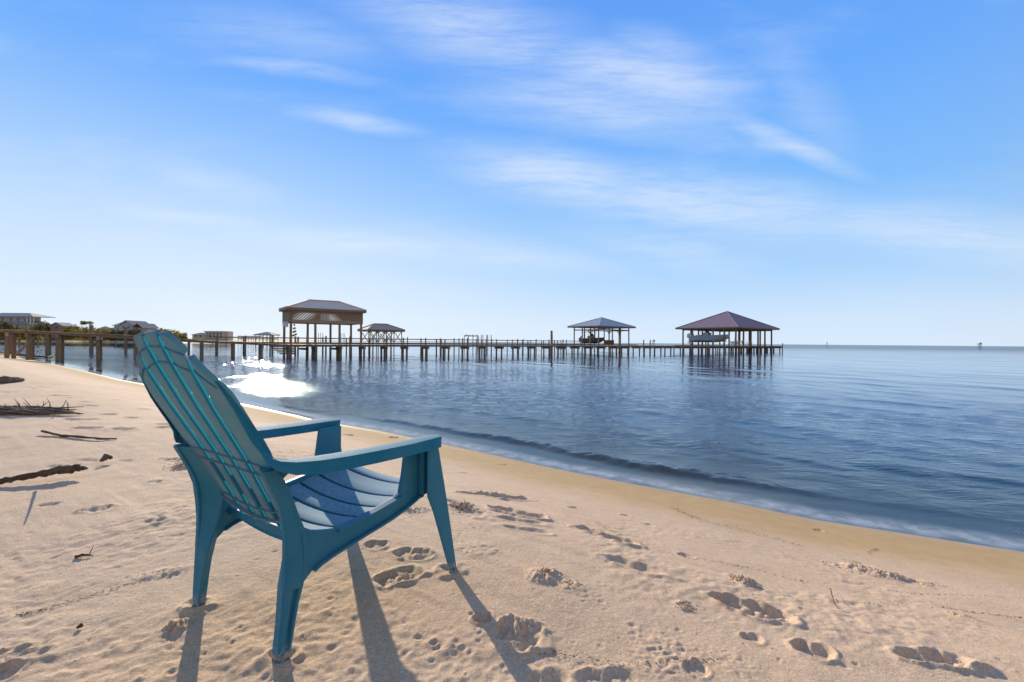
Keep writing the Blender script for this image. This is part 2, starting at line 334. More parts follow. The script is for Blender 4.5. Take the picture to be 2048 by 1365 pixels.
def sand_height(X, Y, Rr, Th):
    d = shore_d(X, Y); Z = prof(d)
    dryf = np.clip((d - .8) / 1.4, 0, 1); near = np.clip((40 - Rr) / 30, 0, 1); nearer = np.clip((14 - Rr) / 8, 0, 1)
    # coordinates along / across the shoreline direction, for wind-laid streaks
    a = X * .815 - Y * .579; b = X * .579 + Y * .815
    cf = np.clip((np.hypot(X + .7, Y - 1.75) - .62) / .8, 0, 1)
    Z = Z + dryf * near * cf * (.030 * vnoise(X * .9, Y * .9) + .014 * vnoise(X * 2.6, Y * 2.6, 1))
    Z = Z + dryf * nearer * (.0042 * vnoise(X * 9, Y * 9, 2) + .0045 * vnoise(a * 2.2, b * 16, 3) + .0026 * vnoise(a * 5, b * 40, 4) * np.clip(vnoise(X * 1.4, Y * 1.4, 7) * 4 + .5, 0, 1)
                             + .0015 * vnoise(X * 34, Y * 34, 5))
    rough = np.clip(vnoise(X * 1.7, Y * 1.7, 8) * 5 - .6, 0, 1)
    Z = Z + dryf * nearer * rough * (.007 * vnoise(X * 22, Y * 22, 6) + .006 * vnoise(X * 48, Y * 48, 9))
    dune = np.clip((d - 16) / 30, 0, 1); Z = Z + dune * (1.2 * vnoise(X * .035, Y * .035, 10) + .5 * vnoise(X * .11, Y * .11, 12))
    rs = Rr[:, 0]; ts = Th[0]
    def window(x, y, rad):
        r = math.hypot(x, y); t = math.atan2(x, y); dt = rad / r
        i0, i1 = np.searchsorted(rs, [r - rad, r + rad]); j0, j1 = np.searchsorted(ts, [t - dt, t + dt])
        return slice(max(i0 - 1, 0), i1 + 1), slice(max(j0 - 1, 0), j1 + 1)
    E0 = gpts([f[:2] for f in FEET]); E1 = gpts([f[2:4] for f in FEET]); PP = gpts([p[:2] for p in PITS])
    PD = shore_d(np.array([p.x for p in PP]), np.array([p.y for p in PP]))
    for k, (x0, y0, x1, y1, hw, dep, rg) in enumerate(FEET):
        p, q = E0[k], E1[k]; dep *= .55; c = (p + q) / 2; ax = (q - p); ax.z = 0; L = max(ax.length / 2, hw); ax.normalize()
        w = window(c.x, c.y, L * 1.9 + .05)
        dx, dy = X[w] - c.x, Y[w] - c.y
        u = dx * ax.x + dy * ax.y; v = -dx * ax.y + dy * ax.x
        nz = vnoise(X[w] * 30, Y[w] * 30, k) * .45 * rg + vnoise(X[w] * 11, Y[w] * 11, k + 60) * .55
        heel = np.sqrt(((u + L * .55) / (L * .46)) ** 2 + (v / (hw * .80)) ** 2) + nz
        ball = np.sqrt(((u - L * .36) / (L * .62)) ** 2 + ((v - hw * .1) / hw) ** 2) + nz
        arch = np.sqrt((u / (L * .95)) ** 2 + ((v + hw * .12) / (hw * .72)) ** 2) + nz
        e = np.minimum(np.minimum(heel, ball), arch)
        s = np.clip((1.20 - e) / .75, 0, 1); s = s * s * (3 - 2 * s)
        rim = np.exp(-((e - 1.28) / .22) ** 2)
        Z[w] += -dep * s + dep * .42 * rim * (.7 + 2.0 * rg * np.clip(vnoise(X[w] * 26, Y[w] * 26, k + 3) + .15, 0, 1)) + dep * .5 * s * rg * vnoise(X[w] * 45, Y[w] * 45, k + 5)
    for k, (x0, y0, x1, y1, hw, hgt) in enumerate(LUMPS):      # churned-up, crumbly patches
        p, q = gpts([(x0, y0), (x1, y1)]); c = (p + q) / 2; ax = q - p; ax.z = 0; L = max(ax.length / 2, hw); ax.normalize()
        w = window(c.x, c.y, L * 1.5 + .05); dx, dy = X[w] - c.x, Y[w] - c.y
        u = (dx * ax.x + dy * ax.y) / L; v = (-dx * ax.y + dy * ax.x) / hw
        m_ = np.clip(1.25 - np.sqrt(u * u + v * v) + .9 * vnoise(X[w] * 14, Y[w] * 14, k + 40), 0, 1); m_ = m_ * m_ * (3 - 2 * m_)
        n1 = np.abs(vnoise(X[w] * 46, Y[w] * 46, k + 41)) * 2; n2 = np.abs(vnoise(X[w] * 95, Y[w] * 95, k + 42)) * 2
        Z[w] += m_ * hgt * (.12 + .62 * n1 + .5 * n2)
    for p, pd, (px, py, rad, dep) in zip(PP, PD, PITS):
        if pd < 1.3: continue
        w = window(p.x, p.y, rad * 3)
        e = np.sqrt((X[w] - p.x) ** 2 + (Y[w] - p.y) ** 2) / rad
        Z[w] += -dep * np.exp(-e * e) + dep * .45 * np.exp(-((e - 1.6) / .5) ** 2)
    # sand pushed up round the chair feet
    for fu, fv in ((-.245, 0), (.245, 0), (-.318, .667), (.318, .667)):
        fx, fy = -.8663 - .84288 * fu + .5381 * fv, 1.4454 + .5381 * fu + .84288 * fv
        w = window(fx, fy, .14); e = np.sqrt((X[w] - fx) ** 2 + (Y[w] - fy) ** 2) / .030 + vnoise(X[w] * 40, Y[w] * 40, 33) * .9
        Z[w] += .009 * np.exp(-((e - 1.45) / .55) ** 2) * (.6 + 1.2 * (vnoise(X[w] * 25, Y[w] * 25, 34) + .5))
    wet = np.clip(1.6 - d, -1, 3) / 1.6 * 1.15
    veg = np.clip((d - 14) / 16, 0, 1)
    return Z, {'wet': wet, 'veg': veg}
TH = list(np.linspace(R(-180), R(-58), 50)[:-1]) + list(np.linspace(R(-58), R(58), 700)) + list(np.linspace(R(58), R(180), 50)[1:])
RS = geo(.02, .9, 1.12) + geo(.9, 4.6, 1.0042) + geo(4.6, 11, 1.0058) + geo(11, 70, 1.014) + geo(70, 2200, 1.05) + [2200]
beach = sheet('beach', RS, TH, sand_height, SAND); tag(beach, kind='structure', label='pale tan sand beach with footprints sloping to the water')

# ------------------------------------------------------------------ sea
def water_material():
    m = bpy.data.materials.new('sea_water'); m.use_nodes = True; T = NT(m.node_tree); T.n.clear()
    out = T.new('ShaderNodeOutputMaterial')
    pos = T.new('ShaderNodeNewGeometry').outputs['Position']
    dep = T.new('ShaderNodeAttribute', attribute_name='depth').outputs['Fac']
    calm = T.rng(dep, .01, .16)
    p1 = T.mapping(pos, (.75, 2.3, 1), (0, 0, R(12))); p2 = T.mapping(pos, (.8, 2.0, 1), (0, 0, R(-20)))
    swl = T.noise(T.mapping(pos, (.25, .8, 1), (0, 0, R(-10))), .55, 3.0, .5)
    patch = T.rng(T.noise(T.mapping(pos, (.35, 1.2, 1), (0, 0, R(-6))), .10, 3.0, .6), .35, .65, .45, 1.25)
    h = T.m('ADD', T.m('MULTIPLY', T.noise(p1, 1.5, 3.0, .6), .46), T.m('MULTIPLY', T.noise(p2, 4.2, 3.0, .6), .30))
    h = T.m('ADD', h, T.m('MULTIPLY', T.noise(p1, 11.0, 3.0, .65), .17))
    h = T.m('ADD', h, T.m('MULTIPLY', swl, .4))
    b = T.new('ShaderNodeBump'); b.inputs['Distance'].default_value = .16
    T.put(b.inputs['Strength'], T.m('MULTIPLY', T.m('MULTIPLY', calm, patch), T.m('ADD', T.rng(dep, .5, 1.5, .36, .05), T.rng(dep, 3.0, 8.0, 0, .30)))); T.put(b.inputs['Height'], h)
    nrm = b.outputs[0]
    deepc = T.mix(T.rng(dep, .05, .9), (.030, .072, .105, 1), (.003, .028, .098, 1))
    df = T.new('ShaderNodeBsdfDiffuse'); T.put(df.inputs[0], deepc)
    tr = T.new('ShaderNodeBsdfTransparent'); tr.inputs[0].default_value = (.92, .97, .98, 1)
    body = T.new('ShaderNodeMixShader'); T.put(body.inputs[0], T.rng(dep, .0, .42, .02, 1.0)); T.l.new(tr.outputs[0], body.inputs[1]); T.l.new(df.outputs[0], body.inputs[2])
    gl = T.new('ShaderNodeBsdfGlossy'); gl.inputs['Roughness'].default_value = .025; T.put(gl.inputs['Normal'], nrm); gl.inputs[0].default_value = (.86, .94, 1, 1)
    fr = T.new('ShaderNodeFresnel'); fr.inputs[0].default_value = 1.33; T.put(fr.inputs['Normal'], nrm)
    mx = T.new('ShaderNodeMixShader'); T.put(mx.inputs[0], T.m('MULTIPLY', fr.outputs[0], T.rng(dep, 2.2, 6.5, 1.0, .52))); T.l.new(body.outputs[0], mx.inputs[1]); T.l.new(gl.outputs[0], mx.inputs[2])
    # foam: bubbles along the swash edge and on the little breaker
    foam_a = T.new('ShaderNodeAttribute', attribute_name='foam').outputs['Fac']
    film = T.new('ShaderNodeAttribute', attribute_name='film').outputs['Fac']
    fn = T.noise(pos, 55.0, 6.0, .78)
    ff = T.m('MULTIPLY', T.rng(T.m('ADD', fn, T.m('MULTIPLY', foam_a, .30)), .76, .90), T.rng(foam_a, .0, .25))
    fd = T.new('ShaderNodeBsdfDiffuse'); fd.inputs[0].default_value = (.80, .84, .86, 1)
    m2 = T.new('ShaderNodeMixShader'); T.put(m2.inputs[0], T.m('MAXIMUM', T.m('MULTIPLY', ff, .85), T.m('MULTIPLY', film, T.rng(T.noise(pos, 5.0, 4.0, .6),   .3, .7, .16, .52)))); T.l.new(mx.outputs[0], m2.inputs[1]); T.l.new(fd.outputs[0], m2.inputs[2])
    T.l.new(m2.outputs[0], out.inputs[0])
    return m
def sea_height(X, Y, Rr, Th):
    d = shore_d(X, Y); dep = WATER - prof(d); o = -d
    Z = np.full(X.shape, WATER)
    A = np.clip((o - .15) / 2.5, 0, 1); A = A * A * (3 - 2 * A)
    rs = np.random.RandomState(3)
    nrm = math.atan2(.815, .579)
    for k in range(30):
        lam = .28 * (1.125 ** k); th = nrm + rs.normal(0, .75 if lam < 2 else .3)
        kx, ky = math.cos(th) * 2 * math.pi / lam, math.sin(th) * 2 * math.pi / lam
        vis = np.clip((lam / (Rr * .010) - 2.2) / 2.5, 0, 1)
        mod = .55 + 1.3 * (vnoise(X / (lam * 5), Y / (lam * 5), k) + .35)
        Z += A * vis * mod * (lam * .0033 if lam < .8 else .0022 * lam ** .2) * np.sin(kx * X + ky * Y + rs.rand() * 6.3)
    # small breaker running along the beach
    alo = X * .815 - Y * .579
    crest = .78 + .16 * vnoise(alo * .55, alo * 0 + 3.1, 20) + .05 * vnoise(alo * 2.7, alo * 0 + 1.7, 21)
    amp = .048 * np.clip((alo + 8.2) / 2.2, 0, 1) * np.clip((-alo + .35) / 1.3, 0, 1) * (.8 + .5 * vnoise(alo * 1.3, alo * 0, 22))
    amp = np.maximum(amp, .006)
    q = o - crest
    bump = np.where(q < 0, np.exp(-(q / .115) ** 2), np.exp(-(q / .30) ** 2))
    Z += amp * bump * (1 + .55 * vnoise(X * 6, Y * 6, 27) + .5 * vnoise(X * 15, Y * 15, 28))
    q2 = o - 2.6 - .5 * vnoise(alo * .3, alo * 0 + 9.3, 23); Z += .020 * np.where(q2 < 0, np.exp(-(q2 / .22) ** 2), np.exp(-(q2 / .55) ** 2)) * np.clip((18 - Rr) / 8, 0, 1)
    q3 = o - 5.4 - .8 * vnoise(alo * .2, alo * 0 + 5.3, 24); Z += .022 * np.exp(-(q3 / .55) ** 2) * np.clip((24 - Rr) / 8, 0, 1)
    Z += np.clip(.10 - o, 0, .4) * .02
    calmz = np.clip(1 - np.abs(o - .45) / .5, 0, 1)
    edge = np.exp(-((o - .06) / .06) ** 2) * np.clip(vnoise(alo * 1.8, alo * 0 + 7.7, 25) + .25, 0, 1) * .4
    right = np.clip((alo + .2) / 1.5, 0, 1) * np.exp(-((o - .55) / .32) ** 2)
    brk = np.exp(-((q + .10) / .06) ** 2) * np.clip(vnoise(alo * 3.0, alo * 0 + 2.7, 26) + .3, 0, 1) * np.clip((amp - .03) / .04, 0, 1)
    foam = np.clip(edge + right * .75 + brk * .9, 0, 1)
    wdep = np.maximum(dep + (Z - WATER), 0)
    film = np.clip(1 - np.abs(o - .15) / .27, 0, 1); film = film * film * (3 - 2 * film)
    return Z, {'depth': wdep, 'foam': foam, 'film': film}
TH2 = list(np.linspace(R(-110), R(-57), 30)[:-1]) + list(np.linspace(R(-57), R(57), 620)) + list(np.linspace(R(57), R(135), 40)[1:])
RS2 = geo(2.4, 16, 1.0065) + geo(16, 110, 1.012) + geo(110, 40000, 1.06) + [40000]
sea = sheet('sea', RS2, TH2, sea_height, water_material()); tag(sea, kind='structure', label='calm blue bay water rippling up to the sand')
# ------------------------------------------------------------------ the chair (local x = forward, y = to its left, z = up)
def plastic(name, wear=0.0, trans=0.0, col=(.016, .190, .305), tcol=(.02, .55, .70), wcol=(.17, .285, .32)):
    m = bpy.data.materials.new(name); m.use_nodes = True; T = NT(m.node_tree); bs = T.n['Principled BSDF']
    tc = T.new('ShaderNodeTexCoord').outputs['Object']
    n = T.noise(tc, 9.0, 5.0, .6); fine = T.noise(T.mapping(tc, (14, 3, 14)), 22.0, 6.0, .7); scr = T.noise(T.mapping(tc, (60, 6, 20), (0, 0, R(25))), 9.0, 3.0, .6)
    base = T.mix(T.rng(n, .3, .75), (*col, 1), (col[0] * 1.7 + .008, col[1] * 1.12, col[2] * 1.05, 1))
    if wear:
        sn = T.new('ShaderNodeSeparateXYZ'); T.put(sn.inputs[0], T.new('ShaderNodeTexCoord').outputs['Normal'])
        up = T.m('MULTIPLY', T.rng(sn.outputs[2], .55, .9), wear)      # chalky wear where people sit and lean
        base = T.mix(T.m('MULTIPLY', T.rng(fine, .25, .75), up), base, (*wcol, 1))
        base = T.mix(T.m('MULTIPLY', T.rng(scr, .60, .70), T.m('MULTIPLY', up, .8)), base, (.32, .40, .41, 1))
    so_ = T.new('ShaderNodeSeparateXYZ'); T.put(so_.inputs[0], tc)       # sand stuck to the feet, faint dust and fading elsewhere
    stuck = T.m('MULTIPLY', T.rng(so_.outputs[2], .055, .0), T.rng(T.noise(tc, 60.0, 5.0, .7), .42, .58))
    base = T.mix(T.m('MULTIPLY', T.rng(T.noise(tc, 4.0, 6.0, .65), .45, .75), .22), base, (.14, .27, .34, 1))
    base = T.mix(T.m('MULTIPLY', T.rng(T.noise(tc, 210.0, 3.0, .7), .60, .72), .35), base, (.36, .36, .33, 1))
    base = T.mix(T.m('MULTIPLY', stuck, .9), base, (.56, .42, .29, 1))
    T.put(bs.inputs['Base Color'], base)
    T.put(bs.inputs['Roughness'], T.rng(fine, .3, .7, *((.68, .85) if wear > .5 else (.5, .66)))); bs.inputs['Specular IOR Level'].default_value = .10 if wear > .5 else .30
    b = T.new('ShaderNodeBump'); b.inputs['Strength'].default_value = .18; b.inputs['Distance'].default_value = .002
    T.put(b.inputs['Height'], T.m('ADD', fine, T.m('MULTIPLY', T.noise(tc, 160.0, 2.0), .3))); T.put(bs.inputs['Normal'], b.outputs[0])
    if trans:
        tl = T.new('ShaderNodeBsdfTranslucent'); tl.inputs[0].default_value = (*tcol, 1)
        mx = T.new('ShaderNodeMixShader'); mx.inputs[0].default_value = trans
        T.l.new(bs.outputs[0], mx.inputs[1]); T.l.new(tl.outputs[0], mx.inputs[2]); T.l.new(mx.outputs[0], T.n['Material Output'].inputs[0])
    return m
PL = plastic('teal_plastic', .10); PLW = plastic('worn_teal_plastic', 1.0, wcol=(.33, .43, .455)); PLA = plastic('arm_teal_plastic', .75); PLB = plastic('teal_plastic_shell', .0, .05, col=(.090, .200, .250)); PLT = plastic('thin_teal_plastic', .0, .42, col=(.012, .20, .28), tcol=(.012, .24, .345))

CHX, CHY, CHA = -.8663, 1.4454, math.atan2(.84288, .53810)
chair = thing('adirondack_chair', 'teal blue plastic adirondack chair standing on the sand facing the water', 'chair', (CHX, CHY, 0), CHA)
_bz = [.29, .36, .42, .50, .58, .65, .73, .85, .94]; _bv = [.098, .062, .034, -.006, -.048, -.088, -.134, -.196, -.238]
def vb(z): return float(np.interp(z, _bz, _bv))
_hz = [.30, .36, .42, .50, .60, .66, .73, .80, .86, .90]; _hw = [.205, .215, .226, .240, .258, .266, .268, .254, .226, .20]
def hw(z): return float(np.interp(z, _hz, _hw))
def scu(z): return float(np.interp(z, [.32, .56, .80, .88], [.76, .88, .98, 1.0]))     # slats taper towards the seat
def back_pt(u, z, off=0.0): return Vector((vb(z) - off * .88, u, z - off * .47))
def ztop(u):
    a = abs(u)
    if a <= .15: return .939 - .030 * (a / .15) ** 3.2
    return .876 - .100 * min(1.0, max(0.0, (a - .160) / .090)) ** 2.0 - .002 * max(0.0, (.174 - a) / .016) ** 2
edges = [-.250, -.158, -.142, -.058, -.042, .042, .058, .142, .158, .250]
def uat(un, z):
    a = abs(un)
    if a <= .158: r = a * scu(z)
    else: f = (a - .158) / (.250 - .158); r = .158 * scu(z) * (1 - f) + hw(z) * f
    return math.copysign(r, un)
for k in range(0, 10, 2):
    u0, u1 = edges[k], edges[k + 1]
    nu, nz = 11, 30; V = []; Fc = []
    for j in range(nz + 1):
        for i in range(nu + 1):
            s = i / nu; un = u0 + (u1 - u0) * s
            zt = ztop(un) - .003 * (2 * s - 1) ** 8 - (.024 * max(0, (abs(un) - .100) / .042) ** 2.5 if abs(un) <= .142 else 0); zb = .335; z = zb + (zt - zb) * (1 - (1 - j / nz) ** 1.25)
            dome = .0055 * (1 - (2 * s - 1) ** 2)
            V.append(back_pt(uat(un, z), z, dome))
    W = nu + 1
    for j in range(nz):
        for i in range(nu): q = j * W + i; Fc.append((q, q + 1, q + 1 + W, q + W))
    # rim turned forward so that the shell has depth
    loop = [i for i in range(W)] + [j * W + nu for j in range(1, nz + 1)] + [nz * W + i for i in range(nu - 1, -1, -1)] + [j * W for j in range(nz - 1, 0, -1)]
    b0 = len(V)
    for q in loop:
        inner = (q % W == 0 and k > 0) or (q % W == nu and k < 8)
        V.append(V[q] + Vector((.88, 0, .47)) * (.003 if inner and q // W < nz else .016))
    for a in range(len(loop)): b = (a + 1) % len(loop); Fc.append((loop[a], loop[b], b0 + b, b0 + a))
    mb = MB(); mb.add(V, Fc); mb.build('back_slat', PLB, chair, smooth=True, angle=50)
for u in (-.15, -.05, .05, .15):      # thin ribs that bridge the slots and let the sun through
    zt = min(ztop(u - .006), ztop(u + .006)) - (.003 if abs(u) < .1 else .010); zb = .325; secs = []
    for j in range(27):
        z = zb + (zt - zb) * j / 26; t = min(1, (zt - z) / .05); sc = scu(z)
        h = .0085 * (.35 + .65 * t); c = u * sc
        secs.append([back_pt(c - .0100, z, .001), back_pt(c - .0062, z, h), back_pt(c + .0062, z, h), back_pt(c + .0100, z, .001)])
    MB().loft(secs, close=False).build('back_rib', PLT, chair, smooth=True, angle=30)
def ridge(zf, u0, u1, h, w, name='back_ridge', mat=None, n=14, taper=True):
    secs = []
    for i in range(n + 1):
        u = u0 + (u1 - u0) * i / n; z = zf(u); k = math.sin(math.pi * i / n) ** .5 if taper else 1
        hh = .004 + h * k
        secs.append([back_pt(u, z - w, .001), back_pt(u, z - w * .6, hh), back_pt(u, z + w * .6, hh), back_pt(u, z + w, .001)])
    return MB().loft(secs).build(name, mat or PL, chair, smooth=True, angle=40)
for u0, u1 in ((-.143, -.057), (-.043, .043), (.057, .143)):
    ridge(lambda u: .902 - .024 * (u / .15) ** 2, u0, u1, .004, .003); ridge(lambda u: .858 - .026 * (u / .15) ** 2, u0, u1, .004, .003)
for sg in (-1, 1): ridge(lambda u: .838 - .05 * max(0, (abs(u) - .155) / .09) ** 1.3, .157 * sg, .235 * sg, .004, .003)
ridge(lambda u: .566, -.205, .205, .006, .0020, 'back_brace', PLB, 24, False); ridge(lambda u: .530, -.205, .205, .006, .0020, 'back_brace', PLB, 24, False)
ridge(lambda u: .378 + .03 * (u / .2) ** 2, -.195, .195, .006, .0020, 'back_brace', PLB, 20, False)
ridge(lambda u: .342 + .04 * (u / .2) ** 2, -.20, .20, .010, .005, 'back_brace', PLB, 20, False)

for sg in (-1, 1):
    Y = lambda a: sg * a
    # --- armrest: flat arm that sweeps up into the outer edge of the back.  (vi, ui, zi) inner top edge, (vo, uo, zo) outer top edge, thickness
    sec = [(.600, .292, .550, .566, .352, .556, .006), (.596, .290, .553, .560, .356, .560, .040), (.52, .287, .556, .50, .365, .562, .040), (.40, .283, .558, .39, .367, .563, .038), (.26, .280, .563, .25, .366, .568, .038), (.14, .277, .569, .136, .362, .573, .038),
           (.06, .273, .574, .045, .356, .579, .038), (.0, .268, .579, -.012, .335, .583, .034), (-.030, .268, .584, -.042, .309, .588, .026), (-.042, .270, .596, -.056, .290, .596, .018), (-.052, .271, .616, -.068, .280, .612, .012)] + [(vb(z) + .019 * (.82 - z) / .17, hw(z) + .002 - .006 * max(0, z - .74) / .08, z, vb(z) - .004 * (.82 - z) / .17, hw(z) + .003 - .007 * max(0, z - .74) / .08, z - .004, .009 * (.825 - z) / .17) for z in (.65, .68, .71, .74, .765, .79, .815)]
    secs = []
    for i, (vi, ui, zi, vo, uo, zo, th) in enumerate(sec):
        a = sec[max(i - 1, 0)]; b = sec[min(i + 1, len(sec) - 1)]
        dv, dz = b[0] - a[0], b[2] - a[2]; L = math.hypot(dv, dz); nv, nz_ = -dz / L, dv / L     # points away from the top side
        if nz_ > 0: nv, nz_ = -nv, -nz_
        nn = Vector((nv, 0, nz_)) * th
        if i > 8: nn = nn.lerp(Vector((-.2, -sg * .9, -.2)) * th, min(1, (i - 8) / 3))
        Ti = Vector((vi, Y(ui), zi)); To = Vector((vo, Y(uo), zo))
        mid = (Ti + To) / 2 + Vector((0, 0, .004 if i < 9 else 0))
        secs.append([Ti, mid, To, To + nn + Vector((0, Y(.003), 0)), To + nn + Vector((0, Y(-.006), 0)), To + nn * .25 + Vector((0, Y(-.008), 0)), Ti + nn * .25 + Vector((0, Y(.008), 0)), Ti + nn * .9 + Vector((0, Y(.004), 0)), Ti + nn * .9])
    MB().loft(secs).build('armrest', PLA, chair, smooth=True, bevel=.003, angle=35)
    # --- side frame: web behind the arm, seat rail and front post cut from one plate
    rear = [(-.075, .566), (-.048, .505), (-.022, .452), (-.010, .40), (-.004, .34), (-.004, .27), (-.008, .20)]
    under = [(.046, .193), (.058, .208), (.080, .226), (.105, .237), (.141, .246), (.19, .254), (.239, .262), (.332, .275), (.39, .284), (.445, .297), (.49, .311), (.520, .322), (.540, .322)]
    frontp = [(.562, .345), (.574, .40), (.574, .535)]
    back_up = [(.467, .535), (.452, .43), (.437, .366)]
    top = [(.406, .350), (.314, .337), (.223, .329), (.165, .325)]
    window = [(.141, .330), (.109, .339), (.085, .347), (.067, .358), (.048, .372), (.035, .388), (.018, .412), (.009, .435), (.000, .470), (-.010, .494), (-.019, .509), (-.014, .524), (.004, .538), (.03, .545), (.03, .556), (-.03, .566)]
    poly = rear + under + frontp + back_up + top + window
    mb = MB(); mb.prism(poly, Y(.252), Y(.272)); mb.build('side_frame', PL, chair, smooth=False, bevel=.004)
    # rail flange below the seat edge (a rib turned outwards) and rim of the window
    fl = [(.165, .325), (.223, .329), (.314, .337), (.406, .350), (.440, .356)]
    secs = [[(v, Y(.256), z + .002), (v, Y(.286), z - .001), (v, Y(.286), z - .010), (v, Y(.256), z - .010)] for v, z in fl]
    MB().loft(secs).build('rail_flange', PL, chair, bevel=.003)
    fl2 = [(.080, .2285), (.105, .2385), (.141, .2475), (.19, .2555), (.239, .2635), (.332, .2765), (.39, .2855), (.445, .2985), (.49, .3125), (.520, .3235), (.540, .3235)]
    secs = [[(v, Y(.240), z), (v, Y(.290), z), (v + .002, Y(.290), z + .009), (v + .002, Y(.240), z + .009)] for v, z in fl2]
    MB().loft(secs).build('rail_flange', PL, chair, bevel=.003)
    # --- rear leg: angled channel section that runs up behind the back
    zs = [-.02, .015, .05, .10, .15, .20, .25, .30, .36, .42, .47, .52, .56]
    vro = lambda z: np.interp(z, [0, .1, .2, .3, .4, .45, .5, .56], [-.022, -.017, -.011, -.007, -.013, -.026, -.048, -.078])
    vri = lambda z: np.interp(z, [0, .1, .2, .28, .36, .42, .5, .58], [-.017, -.005, .008, .030, .046, .034, -.004, -.046])
    vfo = lambda z: np.interp(z, [0, .06, .13, .19, .22, .26, .34, .42, .50, .56], [.018, .026, .036, .049, .062, .066, .062, .030, .002, -.035])
    secs = []
    for z in zs:
        w = np.interp(z, [0, .2, .36, .56], [.0, .02, .045, .05])
        uo = np.interp(z, [0, .2, .35, .56], [.262, .270, .276, .278]); ui = uo - np.interp(z, [0, .1, .25, .36, .56], [.036, .042, .066, .085, .098])
        a, b, c = float(vro(z)), float(vri(z)), float(vfo(z)); g = np.interp(z, [0, .02, .06, .28, .36], [0.0, .0, .011, .010, 0])
        L = c - a
        secs.append([(b, Y(ui), z), (a + .003, Y(uo - .004), z), (a + .008, Y(uo), z), (a + L * .52, Y(uo), z), (a + L * .62, Y(uo - g), z), (a + L * .78, Y(uo - g), z), (a + L * .84, Y(uo + .002), z), (c, Y(uo + .002), z),
                     (c, Y(uo - .018), z), (max(b + .006, a + L * .5), Y(ui + .012), z), (b + .008, Y(ui + .001), z)])
    MB().loft(secs).build('leg', PL, chair, smooth=True, bevel=.003, angle=30)
    # --- front leg
    secs = []
    for z in [-.025, .012, .05, .12, .20, .27, .31, .335, .36, .40, .45, .50, .535]:
        f_ = .692 - .213 * z; r_ = float(np.interp(z, [0, .28, .335, .36, .45, .535], [.648, .545, .518, .516, .518, .520])); uo = float(np.interp(z, [0, .2, .36, .535], [.333, .333, .331, .326])); th = float(np.interp(z, [0, .3, .535], [.034, .040, .050]))
        secs.append([(r_, Y(uo - .004), z), (r_ + .006, Y(uo), z), (f_ - .006, Y(uo), z), (f_, Y(uo - .005), z), (f_ - .003, Y(uo - th), z), (f_ - .012, Y(uo - th), z), (f_ - .014, Y(uo - .010), z), (r_ + .006, Y(uo - .012), z)])
    MB().loft(secs).build('leg', PL, chair, smooth=True, bevel=.003, angle=30)
    mb = MB(); mb.prism([(.522, .335), (.522, .53), (.572, .53), (.580, .44), (.590, .37), (.570, .34)], Y(.2745), Y(.300)); mb.build('leg_gusset', PL, chair, bevel=.003)
# --- seat: slats with sagging cross-section
def sz(v, u): return float(np.interp(v, [.10, .21, .29, .37, .46, .56, .62, .645], [.310, .314, .320, .331, .347, .361, .365, .356])) - .028 * max(0, 1 - (u / .262) ** 2)
for v0, v1 in ((.105, .203), (.215, .289), (.301, .368), (.380, .453), (.465, .566), (.578, .646)):
    secs = []
    for i in range(17):
        u = -.262 + .524 * i / 16
        secs.append([(v0, u, sz(v0, u) - .003), (v0 + .004, u, sz(v0, u)), ((v0 + v1) / 2, u, sz((v0 + v1) / 2, u)), (v1 - .004, u, sz(v1, u)), (v1, u, sz(v1, u) - .003), (v1, u, sz(v1, u) - .022), (v1 - .004, u, sz(v1, u) - .022),
                     (v1 - .006, u, sz(v1, u) - .006), (v0 + .006, u, sz(v0, u) - .006), (v0 + .004, u, sz(v0, u) - .022), (v0, u, sz(v0, u) - .022)])
    MB().loft(secs).build('seat_slat', PLW, chair, smooth=True, angle=35)
secs = []
for i in range(21):     # apron under the front of the seat, arching between the front legs
    u = -.315 + .63 * i / 20; zt = sz(.646, max(-.25, min(.25, u))) - .004; zb = .322 - .075 * (abs(u) / .315) ** 5
    va = -.045 * (abs(u) / .315) ** 3
    secs.append([(.634 + va, u, zt), (.647 + va, u, zt - .003), (.652 + va, u, zb + .004), (.640 + va, u, zb)])
MB().loft(secs).build('seat_apron', PL, chair, smooth=True, angle=35)
MB().box((.09, -.25, .285), (.104, .25, .312)).build('seat_crossbar', PL, chair, bevel=.003)
# ------------------------------------------------------------------ materials for the piers and buildings
WOOD = pmat('weathered_wood', (.27, .185, .115), .85, (.38, .28, .185), 3.0, (1, 1, 6), .4, 40, spec=.2)
WOODD = pmat('dark_wet_wood', (.23, .165, .105), .75, (.33, .245, .16), 4.0, (1, 1, 5), .4, 40, spec=.3)
WOODL = pmat('pale_wood', (.42, .33, .235), .8, (.52, .42, .32), 3.0, (6, 1, 1), .3, 30, spec=.2)
LATT = pmat('lattice_wood', (.43, .30, .19), .85, (.50, .355, .235), 2.0, (1, 1, 3), .2, 30, spec=.2)
ROOFG = pmat('grey_shingle', (.80, .64, .49), .75, (.84, .69, .54), 5.0, (1, 1, 4), .3, 18, spec=.3)
ROOFM = pmat('ribbed_grey_metal', (.46, .46, .47), .42, (.52, .52, .53), 1.0, spec=.5)
ROOFT = pmat('tan_shingle', (.46, .36, .29), .8, (.54, .42, .34), 5.0, spec=.2)
ROOFP = pmat('plum_metal', (.32, .195, .205), .5, (.37, .235, .24), 1.2, spec=.5)
WHITE = pmat('white_paint', (.74, .74, .72), .5, (.66, .66, .64), 3.0)
GREYP = pmat('grey_paint', (.34, .36, .38), .55, (.40, .42, .44), 2.0)
DARK = pmat('dark_metal', (.03, .03, .032), .5, (.05, .05, .05), 3.0)
STEEL = pmat('galvanised_steel', (.36, .37, .38), .4, (.28, .29, .30), 3.0, metal=.6)
HULL = pmat('boat_gelcoat', (.46, .46, .44), .3, (.52, .51, .49), 1.0)
